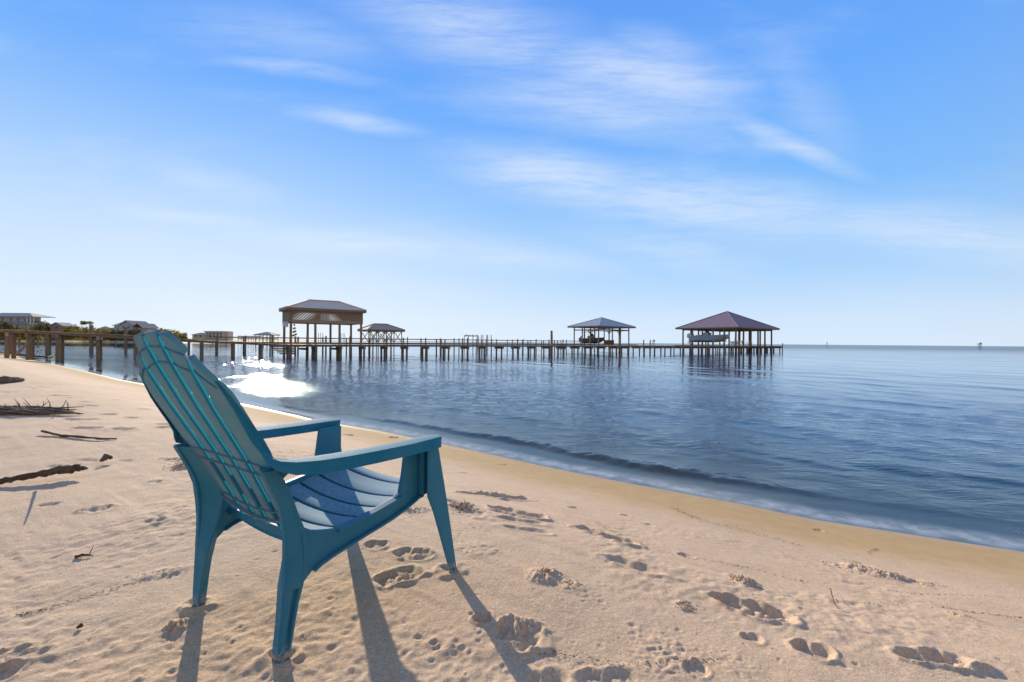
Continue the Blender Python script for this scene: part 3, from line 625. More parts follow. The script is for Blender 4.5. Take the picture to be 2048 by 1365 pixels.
COWL = pmat('outboard_cowl', (.70, .71, .72), .25, (.76, .77, .78), 1.0)
BROWN = pmat('brown_box_wood', (.16, .085, .045), .75, (.21, .115, .06), 4.0)
GLASS = pmat('window_glass', (.05, .065, .08), .08, (.07, .085, .10), 1.0, spec=.8)

def post(parent, x, y, z0, z1, r=.11, mat=None, lean=.02, name='post', n=8):
    lx, ly = random.uniform(-lean, lean), random.uniform(-lean, lean)
    return MB().tube([(x - lx, y - ly, z0), (x, y, (z0 + z1) / 2), (x + lx, y + ly, z1)], [r * 1.06, r, r * .95], n).build(name, mat or WOODD, parent, smooth=True, angle=45)

# ------------------------------------------------------------------ near pier
A1 = math.atan(.72); CA1, SA1 = math.cos(A1), math.sin(A1)
pier = thing('pier', 'long low wooden pier running out to the purple roofed boathouse', 'pier', (0, 54.5, WATER), A1)
def s1(px):
    t = (px - 1024) / F; return t * 54.5 / (1 - .72 * t) / CA1
_sp = [s1(p) for p in (-300, 0, 270, 356, 480, 575, 700, 1560)]
def deck1(s): return float(np.interp(s, _sp, [2.20, 2.08, 1.78, 1.58, 1.35, 1.12, 1.14, 1.14]))
S0, S1E = s1(-330), s1(1566)
bents = [-250, -160, -85, -30, 15, 54, 115, 196, 270, 337, 404, 468, 525, 580, 632, 682, 729, 773, 814, 856, 898, 936, 971, 1005, 1038, 1070, 1100, 1129, 1157, 1184, 1209, 1234, 1257, 1280, 1302, 1323, 1343, 1362, 1381, 1399, 1416, 1433, 1449, 1465, 1480, 1495, 1509, 1522, 1535, 1548, 1561]
W1 = 1.4
def wpos(s, y): return s * CA1 - y * SA1, 54.5 + s * SA1 + y * CA1
for px in bents:
    s = s1(px)
    for y in (.12, W1 - .12):
        wx, wy = wpos(s, y); zb = min(gz(wx, wy) - .4 - WATER, -.3)
        post(pier, s + random.uniform(-.05, .05), y, max(zb, -2.6), deck1(s) - .20, random.uniform(.095, .125))
    z = deck1(s) - .20
    for dy in (-.055, .055):
        pass
    MB().box((s - .07, -.22, z - .24), (s + .07, W1 + .22, z)).build('cap_beam', random.choice((WOOD, WOOD, WOODL)), pier)
for y in (.03, W1 / 2, W1 - .03):
    ss = list(np.arange(S0, S1E, 6.0)) + [S1E]
    mb = MB()
    for a, b in zip(ss[:-1], ss[1:]): mb.beam((a, y, deck1(a) - .13), (b, y, deck1(b) - .13), .06, .14)
    mb.build('stringer', WOOD, pier)
mb = MB(); s = S0; rb = random.Random(2)
while s < S1E:
    z = deck1(s) + rb.uniform(-.006, .006)
    mb.box((s, -.12 + rb.uniform(-.02, .02), z - .045), (s + .135, W1 + .12 + rb.uniform(-.02, .02), z)); s += .145
tag(mb.build('deck_boards', WOODL, pier), kind='stuff')
MB().beam(Vector((s1(66), .1, 1.55)), Vector((s1(40), -.9, .35)), .12, .08).build('brace', WOOD, pier)
post(pier, s1(1566), .1, -2, 1.75, .10); post(pier, s1(1544), W1 - .1, -2, 1.75, .10)

# ------------------------------------------------------------------ far pier with hand rails
A2 = math.atan(.765); CA2, SA2 = math.cos(A2), math.sin(A2)
pier2 = thing('pier', 'railed wooden pier behind the long low one, ending at the grey gazebo', 'pier', (0, 77.4, WATER), A2)
def s2(px):
    t = (px - 1024) / F; return t * 77.4 / (1 - .765 * t) / CA2
D2 = 1.27
def deck2(s): return float(np.interp(s, [s2(-200), s2(60), s2(250), s2(435)], [2.4, 2.2, 1.75, 1.27]))
b2 = [-60, 20, 94, 181, 251, 316, 378, 435, 491, 545, 596, 652, 700, 746, 782, 815, 851, 882, 890, 918, 935, 963, 983, 993, 1025, 1046, 1056, 1072, 1083, 1098, 1109, 1126, 1133]
for i, px in enumerate(b2):
    s = s2(px); top = deck2(s) + (.62 if px > 420 else (.95 if px in (181, 251) else -.05))
    for y in (0, 1.5): post(pier2, s, y + random.uniform(-.05, .05), -2.2, top + random.uniform(-.02, .22) * (px > 420), random.uniform(.08, .12))
e2 = s2(1190)
for y in (.0, .75, 1.5):
    mb = MB(); ss = list(np.arange(s2(-100), e2, 5.0)) + [e2]
    for a, b in zip(ss[:-1], ss[1:]): mb.beam((a, y, deck2(a) - .14), (b, y, deck2(b) - .14), .06, .18)
    mb.build('stringer', WOOD, pier2)
for y in (-.10, 1.60):
    MB().beam((s2(435), y, D2 + .52), (s2(1165), y, D2 + .52), .05, .13).build('hand_rail', WOOD, pier2)
mb = MB(); s = s2(-100)
while s < e2:
    z = deck2(s); mb.box((s, -.15, z - .045), (s + .18, 1.65, z)); s += .19
tag(mb.build('deck_boards', WOODL, pier2), kind='stuff')

# ------------------------------------------------------------------ roofs
def hip_roof(parent, x0, x1, y0, y1, ze, zr, ra, rb_, mat, name='roof', th=.12, ribs=0.0, ridge_mat=None, fascia=None):
    """hip roof over [x0,x1]x[y0,y1]; ridge from (ra) to (rb) along x"""
    ym = (y0 + y1) / 2
    top = [(x0, y0, ze), (x1, y0, ze), (x1, y1, ze), (x0, y1, ze), (ra, ym, zr), (rb_, ym, zr)]
    bot = [(x + (.02 if i in (0, 3) else -.02 if i in (1, 2) else 0), y, z - th) for i, (x, y, z) in enumerate(top)]
    fs = [(0, 1, 5, 4), (1, 2, 5), (2, 3, 4, 5), (3, 0, 4)]
    k = 6; F2 = [tuple(i + k for i in f[::-1]) for f in fs] + [(i, i + k, (i + 1) % 4 + k, (i + 1) % 4) for i in range(4)]
    rf = MB().add(top + bot, fs + F2).build(name, mat, parent)
    mb = MB()
    for i, j in ((0, 4), (1, 5), (2, 5), (3, 4)): mb.beam(Vector(top[i]) + Vector((0, 0, .03)), Vector(top[j]) + Vector((0, 0, .03)), .22, .07)
    if abs(rb_ - ra) > .2: mb.beam(Vector(top[4]) + Vector((0, 0, .035)), Vector(top[5]) + Vector((0, 0, .035)), .22, .07)
    mb.build('ridge_cap', ridge_mat or mat, rf)
    if fascia:
        mb = MB()
        for i in range(4):
            a, b = Vector(top[i]), Vector(top[(i + 1) % 4]); mb.beam(a + Vector((0, 0, -.14)), b + Vector((0, 0, -.14)), .05, .22)
        mb.build('fascia', fascia, rf)
    if ribs:      # raised seams running down the slopes
        mb = MB()
        def seam(e0, e1, a, b):      # eave from e0 to e1, ridge between a and b
            e0, e1, a, b = map(Vector, (e0, e1, a, b)); n = int((e1 - e0).length / ribs)
            u = (e1 - e0).normalized(); ta = (a - e0).dot(u); tb = (b - e0).dot(u); L = (e1 - e0).length
            up = ((a - e0) - u * ta)
            for i in range(1, n):
                t = L * i / n; f = 1.0
                if t < ta: f = t / ta
                elif t > tb: f = (L - t) / (L - tb)
                p = e0 + u * t; mb.beam(p + Vector((0, 0, .012)), p + up * f + Vector((0, 0, .012)), .05, .035)
        seam(top[0], top[1], top[4], top[5]); seam(top[1], top[2], top[5], top[5]); seam(top[2], top[3], top[5], top[4]); seam(top[3], top[0], top[4], top[4])
        mb.build('roof_seams', mat, rf)
    return rf

# ------------------------------------------------------------------ boathouse with lattice walls, beside the near pier
px_, Y_ = 579, 41.5
bh1 = thing('boathouse', 'tall brown boathouse with diagonal lattice walls and a low grey hip roof', 'boathouse', ((px_ - 1024) / F * Y_, Y_, WATER), A1)
L1, DP1 = 6.65, 3.6; zt1, zb1 = 4.46, 3.15
for x in (.12, 2.25, 4.45, L1 - .12):
    for y in (.12, DP1 - .12): post(bh1, x, y, -2, zb1 + .3, .115, WOOD, .03)
post(bh1, 1.75, 1.2, -.5, zb1, .10, WOOD, .10)
def clip_poly(poly, xa, xb):
    for sgn, lim in ((1, xa), (-1, xb)):
        o = []
        for i in range(len(poly)):
            p, q = poly[i], poly[(i + 1) % len(poly)]; dp, dq = sgn * (p[0] - lim), sgn * (q[0] - lim)
            if dp >= 0: o.append(p)
            if dp * dq < 0: t = dp / (dp - dq); o.append((p[0] + (q[0] - p[0]) * t, p[1] + (q[1] - p[1]) * t))
        poly = o
        if len(poly) < 3: return None
    return poly
za, zc = zb1 + .26, zt1 - .14; hh = zc - za
for yw in (0.0, DP1 - .03):
    for half in (0, 1):
        xa, xb = (.20, L1 * .52) if half == 0 else (L1 * .52, L1 - .20)
        x = xa - hh
        while x < xb + hh:
            d_ = hh if half == 0 else -hh
            pl = clip_poly([(x, za), (x + .182, za), (x + .182 + d_, zc), (x + d_, zc)], xa, xb)
            if pl: MB().prism(pl, yw, yw + .028).build('lattice_slat', LATT if yw == 0 else WOODD, bh1)  # far wall gets darker wood: the dim inside is painted into its colour
            x += .265
    MB().box((.0, yw - .012, zb1), (L1, yw + .045, zb1 + .27)).build('beam', LATT, bh1)
    MB().box((.0, yw - .010, zc - .01), (L1, yw + .043, zt1)).build('beam', LATT, bh1)
    for x in (0, L1 - .21): MB().box((x, yw - .014, zb1 - .002), (x + .21, yw + .047, zt1 + .002)).build('corner_board', WOOD, bh1)
for x in (-.03, L1 - .01):
    mb = MB(); y = .05
    while y < DP1 - .1: mb.box((x, y, zb1 + .02), (x + .035, y + .20, zt1)); y += .215
    mb.build('side_panel', WOOD, bh1)
hip_roof(bh1, -.28, L1 + .25, -.28, DP1 + .3, zt1 + .08, 5.42, 2.0, 4.85, ROOFG, ribs=0.0, fascia=WOOD)
MB().box((-.55, -.1, 2.72), (-.12, .25, 3.18)).build('control_box', WHITE, bh1, bevel=.02)
mb = MB()
for k in range(5): mb.beam((-1.6 + .22 * k, .2 + .1 * k, .95 - .17 * k), (.5, .2 + .1 * k, .95 - .17 * k), .16, .12)
mb.build('lift_cradle', WOODD, bh1)
mb = MB()
for k in range(4): mb.beam((.25 + .03 * k, .1, 1.9 + .33 * k), (.62 - .05 * k, .1, 2.1 + .28 * k), .10, .16)
mb.build('winch_bracket', WOODD, bh1)
for x in (2.85, 3.05, 3.25, 5.0, 5.2, 5.35): MB().tube([(x, 1.6, 1.1), (x, 1.6, 2.25)], .025, 6).build('guide_pipe', STEEL, bh1)
MB().box((.1, .3, 1.02), (4.6, 2.9, 1.14)).build('floor_joist', WOODD, bh1)
for x in (1.4, 4.3): MB().beam((x, .5, .7), (x, 3.0, .7), .2, .2).build('lift_beam', WOODD, bh1)

# ------------------------------------------------------------------ small tan-roofed shelter with crossed braces on the far pier
px_, Y_ = 737, 62.0
sh = thing('pier_shelter', 'small open shelter with tan hip roof and crossed braces beyond the lattice boathouse', 'shelter', ((px_ - 1024) / F * Y_, Y_, WATER), A2)
LX, LY = 5.3, 4.4; ze = 3.0
xs = [.35, 1.5, 2.65, 3.8, LX - .35]
for y in (.35, LY - .35):
    for x in xs: post(sh, x, y, -2, ze, .07, WOODD, .01, n=6)
    for a, b in zip(xs[:-1], xs[1:]):
        MB().beam((a, y, 1.35), (b, y, ze - .1), .05, .09).build('brace', WOODD, sh); MB().beam((a, y + .06, ze - .1), (b, y + .06, 1.35), .05, .09).build('brace', WOODD, sh)
MB().box((0, 0, 1.12), (LX, LY, 1.26)).build('floor', WOOD, sh)
hip_roof(sh, 0, LX, 0, LY, ze + .1, 3.95, 1.6, 3.5, ROOFT, fascia=WOODD)

# ------------------------------------------------------------------ grey pyramid-roofed gazebo at the end of the far pier
px_, Y_ = 1198, 88.0
gz2 = thing('boat_gazebo', 'open boat shelter with grey metal pyramid roof in the middle distance', 'shelter', ((px_ - 1024) / F * Y_, Y_, WATER), A2)
GX, GY = 11.3, 8.7; ze = 4.78
for x in np.linspace(1.0, GX - 1.0, 4):
    for y in (1.0, GY - 1.0): post(gz2, float(x), y, -2, ze, .13, WOODD, .01)
for y in (3.2, 5.4):
    for x in (1.0, GX - 1.0): post(gz2, x, y, -2, ze, .13, WOODD, .01)
mb = MB()
for y in (1.0, GY - 1): mb.beam((1, y, 4.15), (GX - 1, y, 4.15), .1, .2)
for x in (1.0, GX - 1): mb.beam((x, 1, 4.10), (x, GY - 1, 4.10), .1, .2)
mb.build('tie_beam', WOOD, gz2)
mb = MB()
for x, y in ((4.1, 1.0), (1.0, 3.2), (7.2, 1.0)):
    mb.beam((x, y, 3.3), (x + .8, y, 4.1), .09, .12); mb.beam((x, y, 3.3), (x - .8, y, 4.1), .09, .12)
mb.build('knee_brace', WOODD, gz2)
MB().box((-.3, -.3, 1.05), (GX + .2, 1.6, 1.22)).build('floor', WOOD, gz2); MB().box((-.3, 1.6, 1.05), (1.5, GY + .3, 1.22)).build('floor', WOOD, gz2); MB().box((GX - 1.6, 1.6, 1.05), (GX + .2, GY + .3, 1.22)).build('floor', WOOD, gz2)
hip_roof(gz2, 0, GX, 0, GY, ze + .08, 6.75, GX / 2 - .15, GX / 2 + .15, ROOFM, ribs=.55, fascia=WOODD)
for px in (1287, 1300):
    o = tag(MB().tube([(0, 0, -2), (0.03, 0, 1.0), (0.05, 0, 2.2)], [.14, .13, .12], 8).build('mooring_post', WOODD, None, smooth=True), 'lone dark mooring post ' + ('nearer the grey gazebo' if px == 1287 else 'nearer the purple roofed boathouse'), 'post')
    o.location = ((px - 1024) / F * 96, 96, WATER)

# ------------------------------------------------------------------ big boathouse with plum metal roof at the end of the near pier
px_, Y_ = 1477, 85.0
bh3 = thing('boathouse', 'large open boathouse with dark purple pyramid roof at the end of the pier', 'boathouse', ((px_ - 1024) / F * Y_, Y_, WATER), A1)
BX, BY = 16.4, 13.5; ze = 4.62
for x in np.linspace(1.1, BX - 1.1, 6):
    for y in (1.1, BY - 1.1): post(bh3, float(x), y, -2, ze, .17, WOODD, .01)
for y in (3.4, 5.7, 8.0, 10.2):
    for x in (1.1, BX - 1.1): post(bh3, x, y, -2, ze, .17, WOODD, .01)
for y in (3.4, 10.2): post(bh3, 6.9, y, -2, ze, .16, WOODD, .01)
mb = MB()
for y in (1.1, BY - 1.1): mb.beam((1, y, 4.42), (BX - 1, y, 4.42), .12, .28)
for x in (1.1, 6.9, BX - 1.1): mb.beam((x, 1, 4.38), (x, BY - 1, 4.38), .12, .28)
mb.build('tie_beam', WOOD, bh3)
MB().box((-.4, -.2, 1.00), (BX, 1.9, 1.17)).build('floor', WOOD, bh3); MB().box((7.3, 1.9, 1.00), (BX, BY, 1.17)).build('floor', WOOD, bh3); MB().box((-.4, BY - 1.6, 1.00), (7.3, BY, 1.17)).build('floor', WOOD, bh3)
for x in np.linspace(.5, BX - .2, 9): post(bh3, float(x), 1.7, -2, 1.0, .13, WOODD, .02)
hip_roof(bh3, 0, BX, 0, BY, ze + .12, 8.30, BX / 2 - .1, BX / 2 + .1, ROOFP, ribs=.6, fascia=WOOD, ridge_mat=pmat('plum_ridge', (.26, .17, .20), .4))

# ------------------------------------------------------------------ boats on lifts
def boat_hull(L, Bm, H, n=14):
    secs = []
    for i in range(n + 1):
        t = i / n; x = L * t
        w = Bm / 2 * (1 - max(0, (t - .45) / .55) ** 2.3) * (.92 + .08 * min(1, t * 4)); w = max(w, .03)
        keel = H * (.02 + .62 * max(0, (t - .62) / .38) ** 2.2); chine = H * (.28 + .45 * max(0, (t - .5) / .5) ** 1.8); sheer = H * (.86 + .16 * t ** 2)
        flare = 1 + .12 * t
        secs.append([(x, 0, keel), (x, w * .82, chine), (x, w * flare, sheer), (x, w * flare * .93, sheer + .04), (x, w * .86, sheer - .05), (x, 0, sheer - .18 - .05 * (1 - t)),
                     (x, -w * .86, sheer - .05), (x, -w * flare * .93, sheer + .04), (x, -w * flare, sheer), (x, -w * .82, chine)])
    return MB().loft(secs)
def outboard(parent, x, y, z, k=1.0):
    m = MB().loft([[(x - (.34 if a < 3 else .34) * k * r * (1.1 if a in (3, 4) else 1) + dx * k, y + b * k * r, z + h * k) for a, b in ((0, -.22), (1, -.12), (2, .12), (3, .22))] for h, r, dx in ((0, 1, 0), (.5, .9, 0), (.72, .6, .05))])
    o = MB()
    o.loft([[(x + (dx + sx * wx) * k, y + sy * .2 * wy * k, z + h * k) for sx, sy in ((-1, -.6), (-1, .6), (-.5, 1), (.5, 1), (1, .6), (1, -.6), (.5, -1), (-.5, -1))] for h, dx, wx, wy in ((0, 0, .26, .8), (.08, 0, .36, 1.05), (.40, -.03, .38, 1.1), (.62, -.02, .33, .95), (.74, .03, .20, .6))])
    ob = o.build('outboard_motor', COWL, parent, smooth=True, angle=40)
    MB().loft([[(x + (dx + sx) * k, y + sy * k, z + h * k) for sx, sy in ((-w, 0), (0, .07), (w, 0), (0, -.07))] for h, dx, w in ((.02, 0, .2), (-.5, -.02, .15), (-.75, -.02, .13), (-1.05, -.05, .05))]).build('outboard_leg', COWL, ob)
    MB().box((x - .42 * k, y - .14 * k, z - .58 * k), (x + .2 * k, y + .14 * k, z - .55 * k)).build('anti_ventilation_plate', GREYP, ob)
    mb = MB()
    for q in range(3):
        a = q * 2.094; mb.add([(x - .25 * k, y, z - .75 * k), (x - .28 * k, y + math.cos(a) * .2 * k, z - .75 * k + math.sin(a) * .2 * k), (x - .24 * k, y + math.cos(a + .7) * .19 * k, z - .75 * k + math.sin(a + .7) * .19 * k), (x - .22 * k, y, z - .74 * k)], [(0, 1, 2, 3)])
    mb.build('propeller', STEEL, ob)
# stern at far left, bow towards us on the right
b_loc = bh3.matrix_basis @ Vector((1.0, 0, 0))
pd = Vector((-SA1, CA1, 0))
bow = Vector(bh3.location) + Vector((CA1, SA1, 0)) * 1.6 + pd * 2.6
BL = 8.0
boat = thing('motor_boat', 'white motor boat with twin outboards hoisted under the purple roof', 'boat', tuple(bow + pd * BL + Vector((0, 0, 1.75))), math.atan2(-pd.y, -pd.x))
hl = boat_hull(BL, 2.5, 1.55).build('hull', HULL, boat, smooth=True, angle=35)
MB().box((2.6, -.55, 1.1), (3.9, .55, 2.0)).build('console', HULL, boat, bevel=.08)
MB().add([(3.6, -.55, 2.0), (3.6, .55, 2.0), (3.25, .5, 2.5), (3.25, -.5, 2.5)], [(0, 1, 2, 3)]).build('windscreen', GLASS, boat)
tt = MB().box((1.7, -.95, 2.62), (4.3, .95, 2.70)).build('hard_top', DARK, boat, bevel=.03)
for x in (2.3, 3.8):
    for y in (-.75, .75): MB().tube([(x, y, 1.2), (x, y, 2.63)], .035, 6).build('top_pipe', STEEL, tt)
MB().box((1.2, -.6, 1.0), (1.9, .6, 1.55)).build('seat', WHITE, boat, bevel=.06); MB().box((.35, -.8, 1.05), (.75, .8, 1.45)).build('stern_bench', WOODL, boat, bevel=.05)
for y in (-.42, .42): outboard(boat, -.35, y, .95, 1.25)
for i, x in enumerate((1.6, 6.0)):
    c = bow + pd * (BL - x)
    o = thing('boat_lift', ('stern' if i == 0 else 'bow') + ' side cradle beam of the lift carrying the white motor boat', 'boat lift', (c.x, c.y, WATER), math.atan2(-pd.y, -pd.x))
    MB().beam((0, -2.3, 2.05), (0, 2.3, 2.05), .2, .25).build('beam', STEEL, o)
    for y in (-.7, .7): MB().beam((-.6, y, 2.3), (.6, y, 2.3), .16, .14).build('bunk', WOOD, o)
    for y in (-2.2, 2.2): MB().tube([(0, y, 2.05), (0, y, 4.4)], .02, 6).build('cable', STEEL, o)

G2 = lambda x, y, z=0: Vector(gz2.location) + Vector((CA2 * x - SA2 * y, SA2 * x + CA2 * y, z))
p = G2(3.2, 7.6); pd2 = Vector((-SA2, CA2, 0))
boat2 = thing('motor_boat', 'dark motor boat on a lift under the grey gazebo roof', 'boat', (p.x, p.y, WATER + 1.35), math.atan2(-pd2.y, -pd2.x))
boat_hull(6.2, 2.2, 1.2).build('hull', pmat('dark_hull', (.10, .105, .10), .3), boat2, smooth=True, angle=35)
MB().box((2.0, -.5, .8), (3.0, .5, 1.6)).build('console', pmat('tan_console', (.40, .31, .20), .5), boat2, bevel=.05)
MB().add([(3.0, -.5, 1.6), (3.0, .5, 1.6), (2.6, .45, 2.1), (2.6, -.45, 2.1)], [(0, 1, 2, 3)]).build('windscreen', GLASS, boat2)
MB().box((1.0, -.8, 2.35), (3.4, .8, 2.42)).build('hard_top', WOODD, boat2)
for x in (1.2, 3.2):
    for y in (-.7, .7): MB().tube([(x, y, .9), (x, y, 2.36)], .03, 6).build('top_pipe', STEEL, boat2)
outboard(boat2, -.3, 0, .75, 1.1)

def at_bh3(x, y): v = Vector((CA1 * x - SA1 * y, SA1 * x + CA1 * y, 0)) + Vector(bh3.location); return (v.x, v.y, WATER + 1.17)
t = thing('dock_box', 'white dock storage box on the deck in front of the hoisted boat', 'dock box', at_bh3(-.6, .8), A1 + .5)
MB().box((-1.0, -.4, 0), (1.0, .4, .72)).build('body', WHITE, t, bevel=.04); MB().box((-1.04, -.43, .725), (1.04, .43, .83)).build('lid', WHITE, t, bevel=.03)
t = thing('dock_box', 'brown wooden dock box on the deck under the grey gazebo', 'dock box', tuple(G2(3.6, .5, 1.22)), A2 - .3)
MB().box((-.85, -.4, 0), (.85, .4, .78)).build('body', BROWN, t, bevel=.02); MB().box((-.9, -.44, .785), (.9, .44, .85)).build('lid', BROWN, t, bevel=.02)
t = thing('cleaning_table', 'pale fish cleaning table on legs beside the white dock box', 'table', at_bh3(1.2, 1.0), A1)
MB().box((-.45, -.3, .92), (.45, .3, .98)).build('table_top', WHITE, t); MB().box((-.05, .1, .98), (.2, .35, 1.6)).build('splash_box', GREYP, t)
for x in (-.38, .38):
    for y in (-.24, .24): MB().beam((x, y, 0), (x, y, .92), .06, .06).build('leg', WHITE, t)
MB().box((-.4, -.25, .4), (.4, .25, .44)).build('shelf', WHITE, t)
def deck_chair(loc, rz, label):
    t = thing('deck_chair', label, 'chair', loc, rz, 'pale chairs on the far deck')
    MB().box((-.28, -.28, .36), (.28, .28, .41)).build('seat', WHITE, t)
    for k in range(4): MB().beam((-.26, -.21 + .14 * k, .40), (-.46, -.21 + .14 * k, 1.0), .11, .03, (1, 0, 0)).build('back_slat', WHITE, t)
    for x in (-.25, .26):
        for y in (-.27, .27): MB().beam((x, y, 0), (x, y, .62 if x > 0 else .55), .05, .05).build('leg', WHITE, t)
    for y in (-.30, .30): MB().box((-.32, y - .06, .62), (.32, y + .06, .65)).build('armrest', WHITE, t)
for i, (x, y, rz) in enumerate([(5.6, 3.2, .6), (8.6, 3.4, .2), (9.8, 3.0, -.4), (11.2, 3.4, .9)]):
    deck_chair(at_bh3(x, y), rz, ['leftmost of the four pale chairs under the purple roof', 'second from left of the four pale chairs under the purple roof', 'third from left of the four pale chairs under the purple roof', 'rightmost of the four pale chairs under the purple roof'][i])

# ------------------------------------------------------------------ posts and ruins in the water
o = tag(MB().tube([(0, 0, -2), (.02, 0, 1.5), (0, .02, 3.02)], [.17, .155, .14], 10).build('mooring_post', WOODD, None, smooth=True), 'tall single timber piling standing just in front of the low pier', 'post')
o.location = ((1103 - 1024) / F * 58.5, 58.5, WATER)
ru = thing('ruined_dock', 'remains of a wrecked dock, bare posts and a broken top beam beyond the railings', 'dock', ((956 - 1024) / F * 120, 120, WATER))
sc = 120 / F
for px, top in ((928.5, 671), (937, 672), (946, 671), (955, 671), (957, 673), (963, 670), (966, 670), (973, 670), (975, 670), (982, 670)):
    post(ru, (px - 956) * sc, random.uniform(-1, 1), -2, (684 - top) * sc + CAM_H - WATER, .10, WOODD, .03, n=6)
mb = MB(); mb.beam(((928 - 956) * sc, 0, 3.02), ((956 - 956) * sc, 0, 3.0), .2, .2); mb.build('top_beam', WOODD, ru)
mb = MB()
for k in range(9):
    x = (928 + k * 3.3 - 956) * sc; mb.box((x, -.1, 3.12), (x + random.uniform(.1, .3), .1, 3.12 + random.uniform(.05, .3)))
mb.build('broken_planks', WOODD, ru)
for i, (px, py, Y, h) in enumerate([(231, 690, 90, 1.25), (380, 690, 150, 1.6), (425, 690, 150, 1.5), (77, 690, 80, 1.4), (452, 691, 130, 1.8), (40, 690, 62, 1.2)]):
    o = tag(MB().tube([(0, 0, -1.5), (-.1 * (i % 2), 0, h)], [.13, .11], 7).build('old_stake', WOODD, None, smooth=True), ['short leaning stake in open water left of the chair back', 'thin stake in the water just right of the chair back', 'short stake in the water below the flat roofed far house', 'leaning stake among the branches near the left shore', 'short stake beyond the middle of the ramped pier', 'short stake by the foot of the grassy left shore'][i], 'post')
    o.location = ((px - 1024) / F * Y, Y, WATER)
sk = thing('skiff', 'tiny pale skiff with a short mast beyond the railed pier', 'boat', ((1113 - 1024) / F * 150, 150, WATER), .2)
boat_hull(3.4, 1.2, .9, 8).build('hull', HULL, sk, smooth=True); MB().tube([(2.4, 0, .6), (2.9, 0, 2.0)], .05, 6).build('mast', STEEL, sk)
def rig(px, Y, w, h, label):
    t = thing('gas_platform', label, 'platform', ((px - 1024) / F * Y, Y, WATER))
    for x in (-.35, -.12, .12, .35):
        for y in (-.2, .2): MB().beam((x * w, y * w, -6), (x * w, y * w, h * .55), w * .05, w * .05).build('leg', GREYP, t)
    MB().box((-w / 2, -w * .3, h * .55), (w / 2, w * .3, h * .68)).build('deck', GREYP, t); MB().box((-w * .2, -w * .2, h * .68), (w * .4, w * .2, h)).build('module', GREYP, t)
    MB().beam((-w * .45, 0, h * .66), (-w * .75, 0, h * .85), w * .04, w * .04).build('boom', GREYP, t)
rig(1959, 4200, 34, 32, 'rightmost gas platform on the horizon'); rig(1654, 5200, 13, 30, 'small gas platform on the horizon right of the purple roofed boathouse'); rig(1307, 3200, 22, 26, 'gas platform on the horizon between the two pyramid roofs')
# ------------------------------------------------------------------ far shore: houses
WALLG = pmat('grey_siding', (.50, .48, .46), .7, (.56, .54, .52), 1.0, (1, 1, 8)); WALLT = pmat('tan_siding', (.66, .55, .43), .7, (.72, .61, .49), 1.0, (1, 1, 8)); WALLB = pmat('brown_siding', (.40, .27, .19), .75, (.46, .32, .23), 1.0)
ROOFH = pmat('house_shingle', (.54, .45, .38), .8, (.60, .50, .43), 1.5); ROOFB = pmat('blue_grey_metal_roof', (.34, .36, .38), .5, (.38, .40, .42), 1.0)
def house(px, Y, label, rz=0.0):
    x = (px - 1024) / F * Y; g = max(gz(x, Y), 0.3)
    return thing('beach_house', label, 'house', (x, Y, g - .3), rz)
def zat(py, px, Y, o): return CAM_H - (py - hor(px)) / F * Y - o.location.z
def window(parent, x, y, z, w, h, fr=WHITE):
    o = MB().box((x - w / 2 - .08, y - .05, z - .08), (x + w / 2 + .08, y + .02, z + h + .08)).build('window_frame', fr, parent)
    MB().box((x - w / 2, y - .06, z), (x - .03, y - .045, z + h)).build('pane', GLASS, o); MB().box((x + .03, y - .06, z), (x + w / 2, y - .045, z + h)).build('pane', GLASS, o)
def gable(parent, x0, x1, y0, y1, ze, zr, mat, along='x', oh=.5, name='roof'):
    if along == 'x':
        ym = (y0 + y1) / 2; t = .22
        return MB().prism([(y0 - oh, ze), (ym, zr), (y1 + oh, ze), (y1 + oh, ze - t), (ym, zr - t), (y0 - oh, ze - t)], x0 - oh, x1 + oh, 'x').build(name, mat, parent)
    xm = (x0 + x1) / 2; t = .22
    return MB().prism([(x0 - oh, ze), (xm, zr), (x1 + oh, ze), (x1 + oh, ze - t), (xm, zr - t), (x0 - oh, ze - t)], y0 - oh, y1 + oh, 'y').build(name, mat, parent)
def stilts(h, x0, x1, y0, y1, z):
    for x in np.linspace(x0 + .3, x1 - .3, 4):
        for y in (y0 + .3, y1 - .3): MB().beam((x, y, 0), (x, y, z), .35, .35).build('stilt', WHITE, h)
# large two-storey house cut by the left edge
Y = 215; k = Y / F; h = house(20, Y, 'large grey two storey house with a columned porch at the left edge of the view')
Z = lambda py: zat(py, 20, Y, h)
stilts(h, -12, 8, 0, 9, Z(660))
MB().box((-14, 0, Z(662)), (7, 10, Z(648))).build('lower_wall', WALLG, h); MB().box((-12, 1.2, Z(646)), (5.2, 9, Z(633))).build('upper_wall', WALLG, h)
hip_roof(h, -16, 8.6, -1.2, 11, Z(647.5), Z(636), -9, 3.5, ROOFB, name='porch_roof'); hip_roof(h, -15, 11.3, -.6, 10.2, Z(633), Z(625.5), -9, 4.2, ROOFH)
for x in (7.6, 9.2, 10.8): MB().beam((x, .3, Z(648)), (x, .3, Z(633.5)), .35, .35).build('column', WHITE, h)
MB().box((5.2, -.3, Z(648.5)), (11.2, 9, Z(647))).build('balcony', WHITE, h)
for x in (-9, -5, -1, 2.5): window(h, x, 1.2, Z(642.5), 1.4, 1.5)
for x in (-6, -1, 3.5): window(h, x, 0, Z(657), 1.5, 1.6)
for x in (6.0, 8.2, 10.4): MB().beam((x, .2, Z(670)), (x, .2, Z(649)), .3, .3).build('column', WHITE, h)
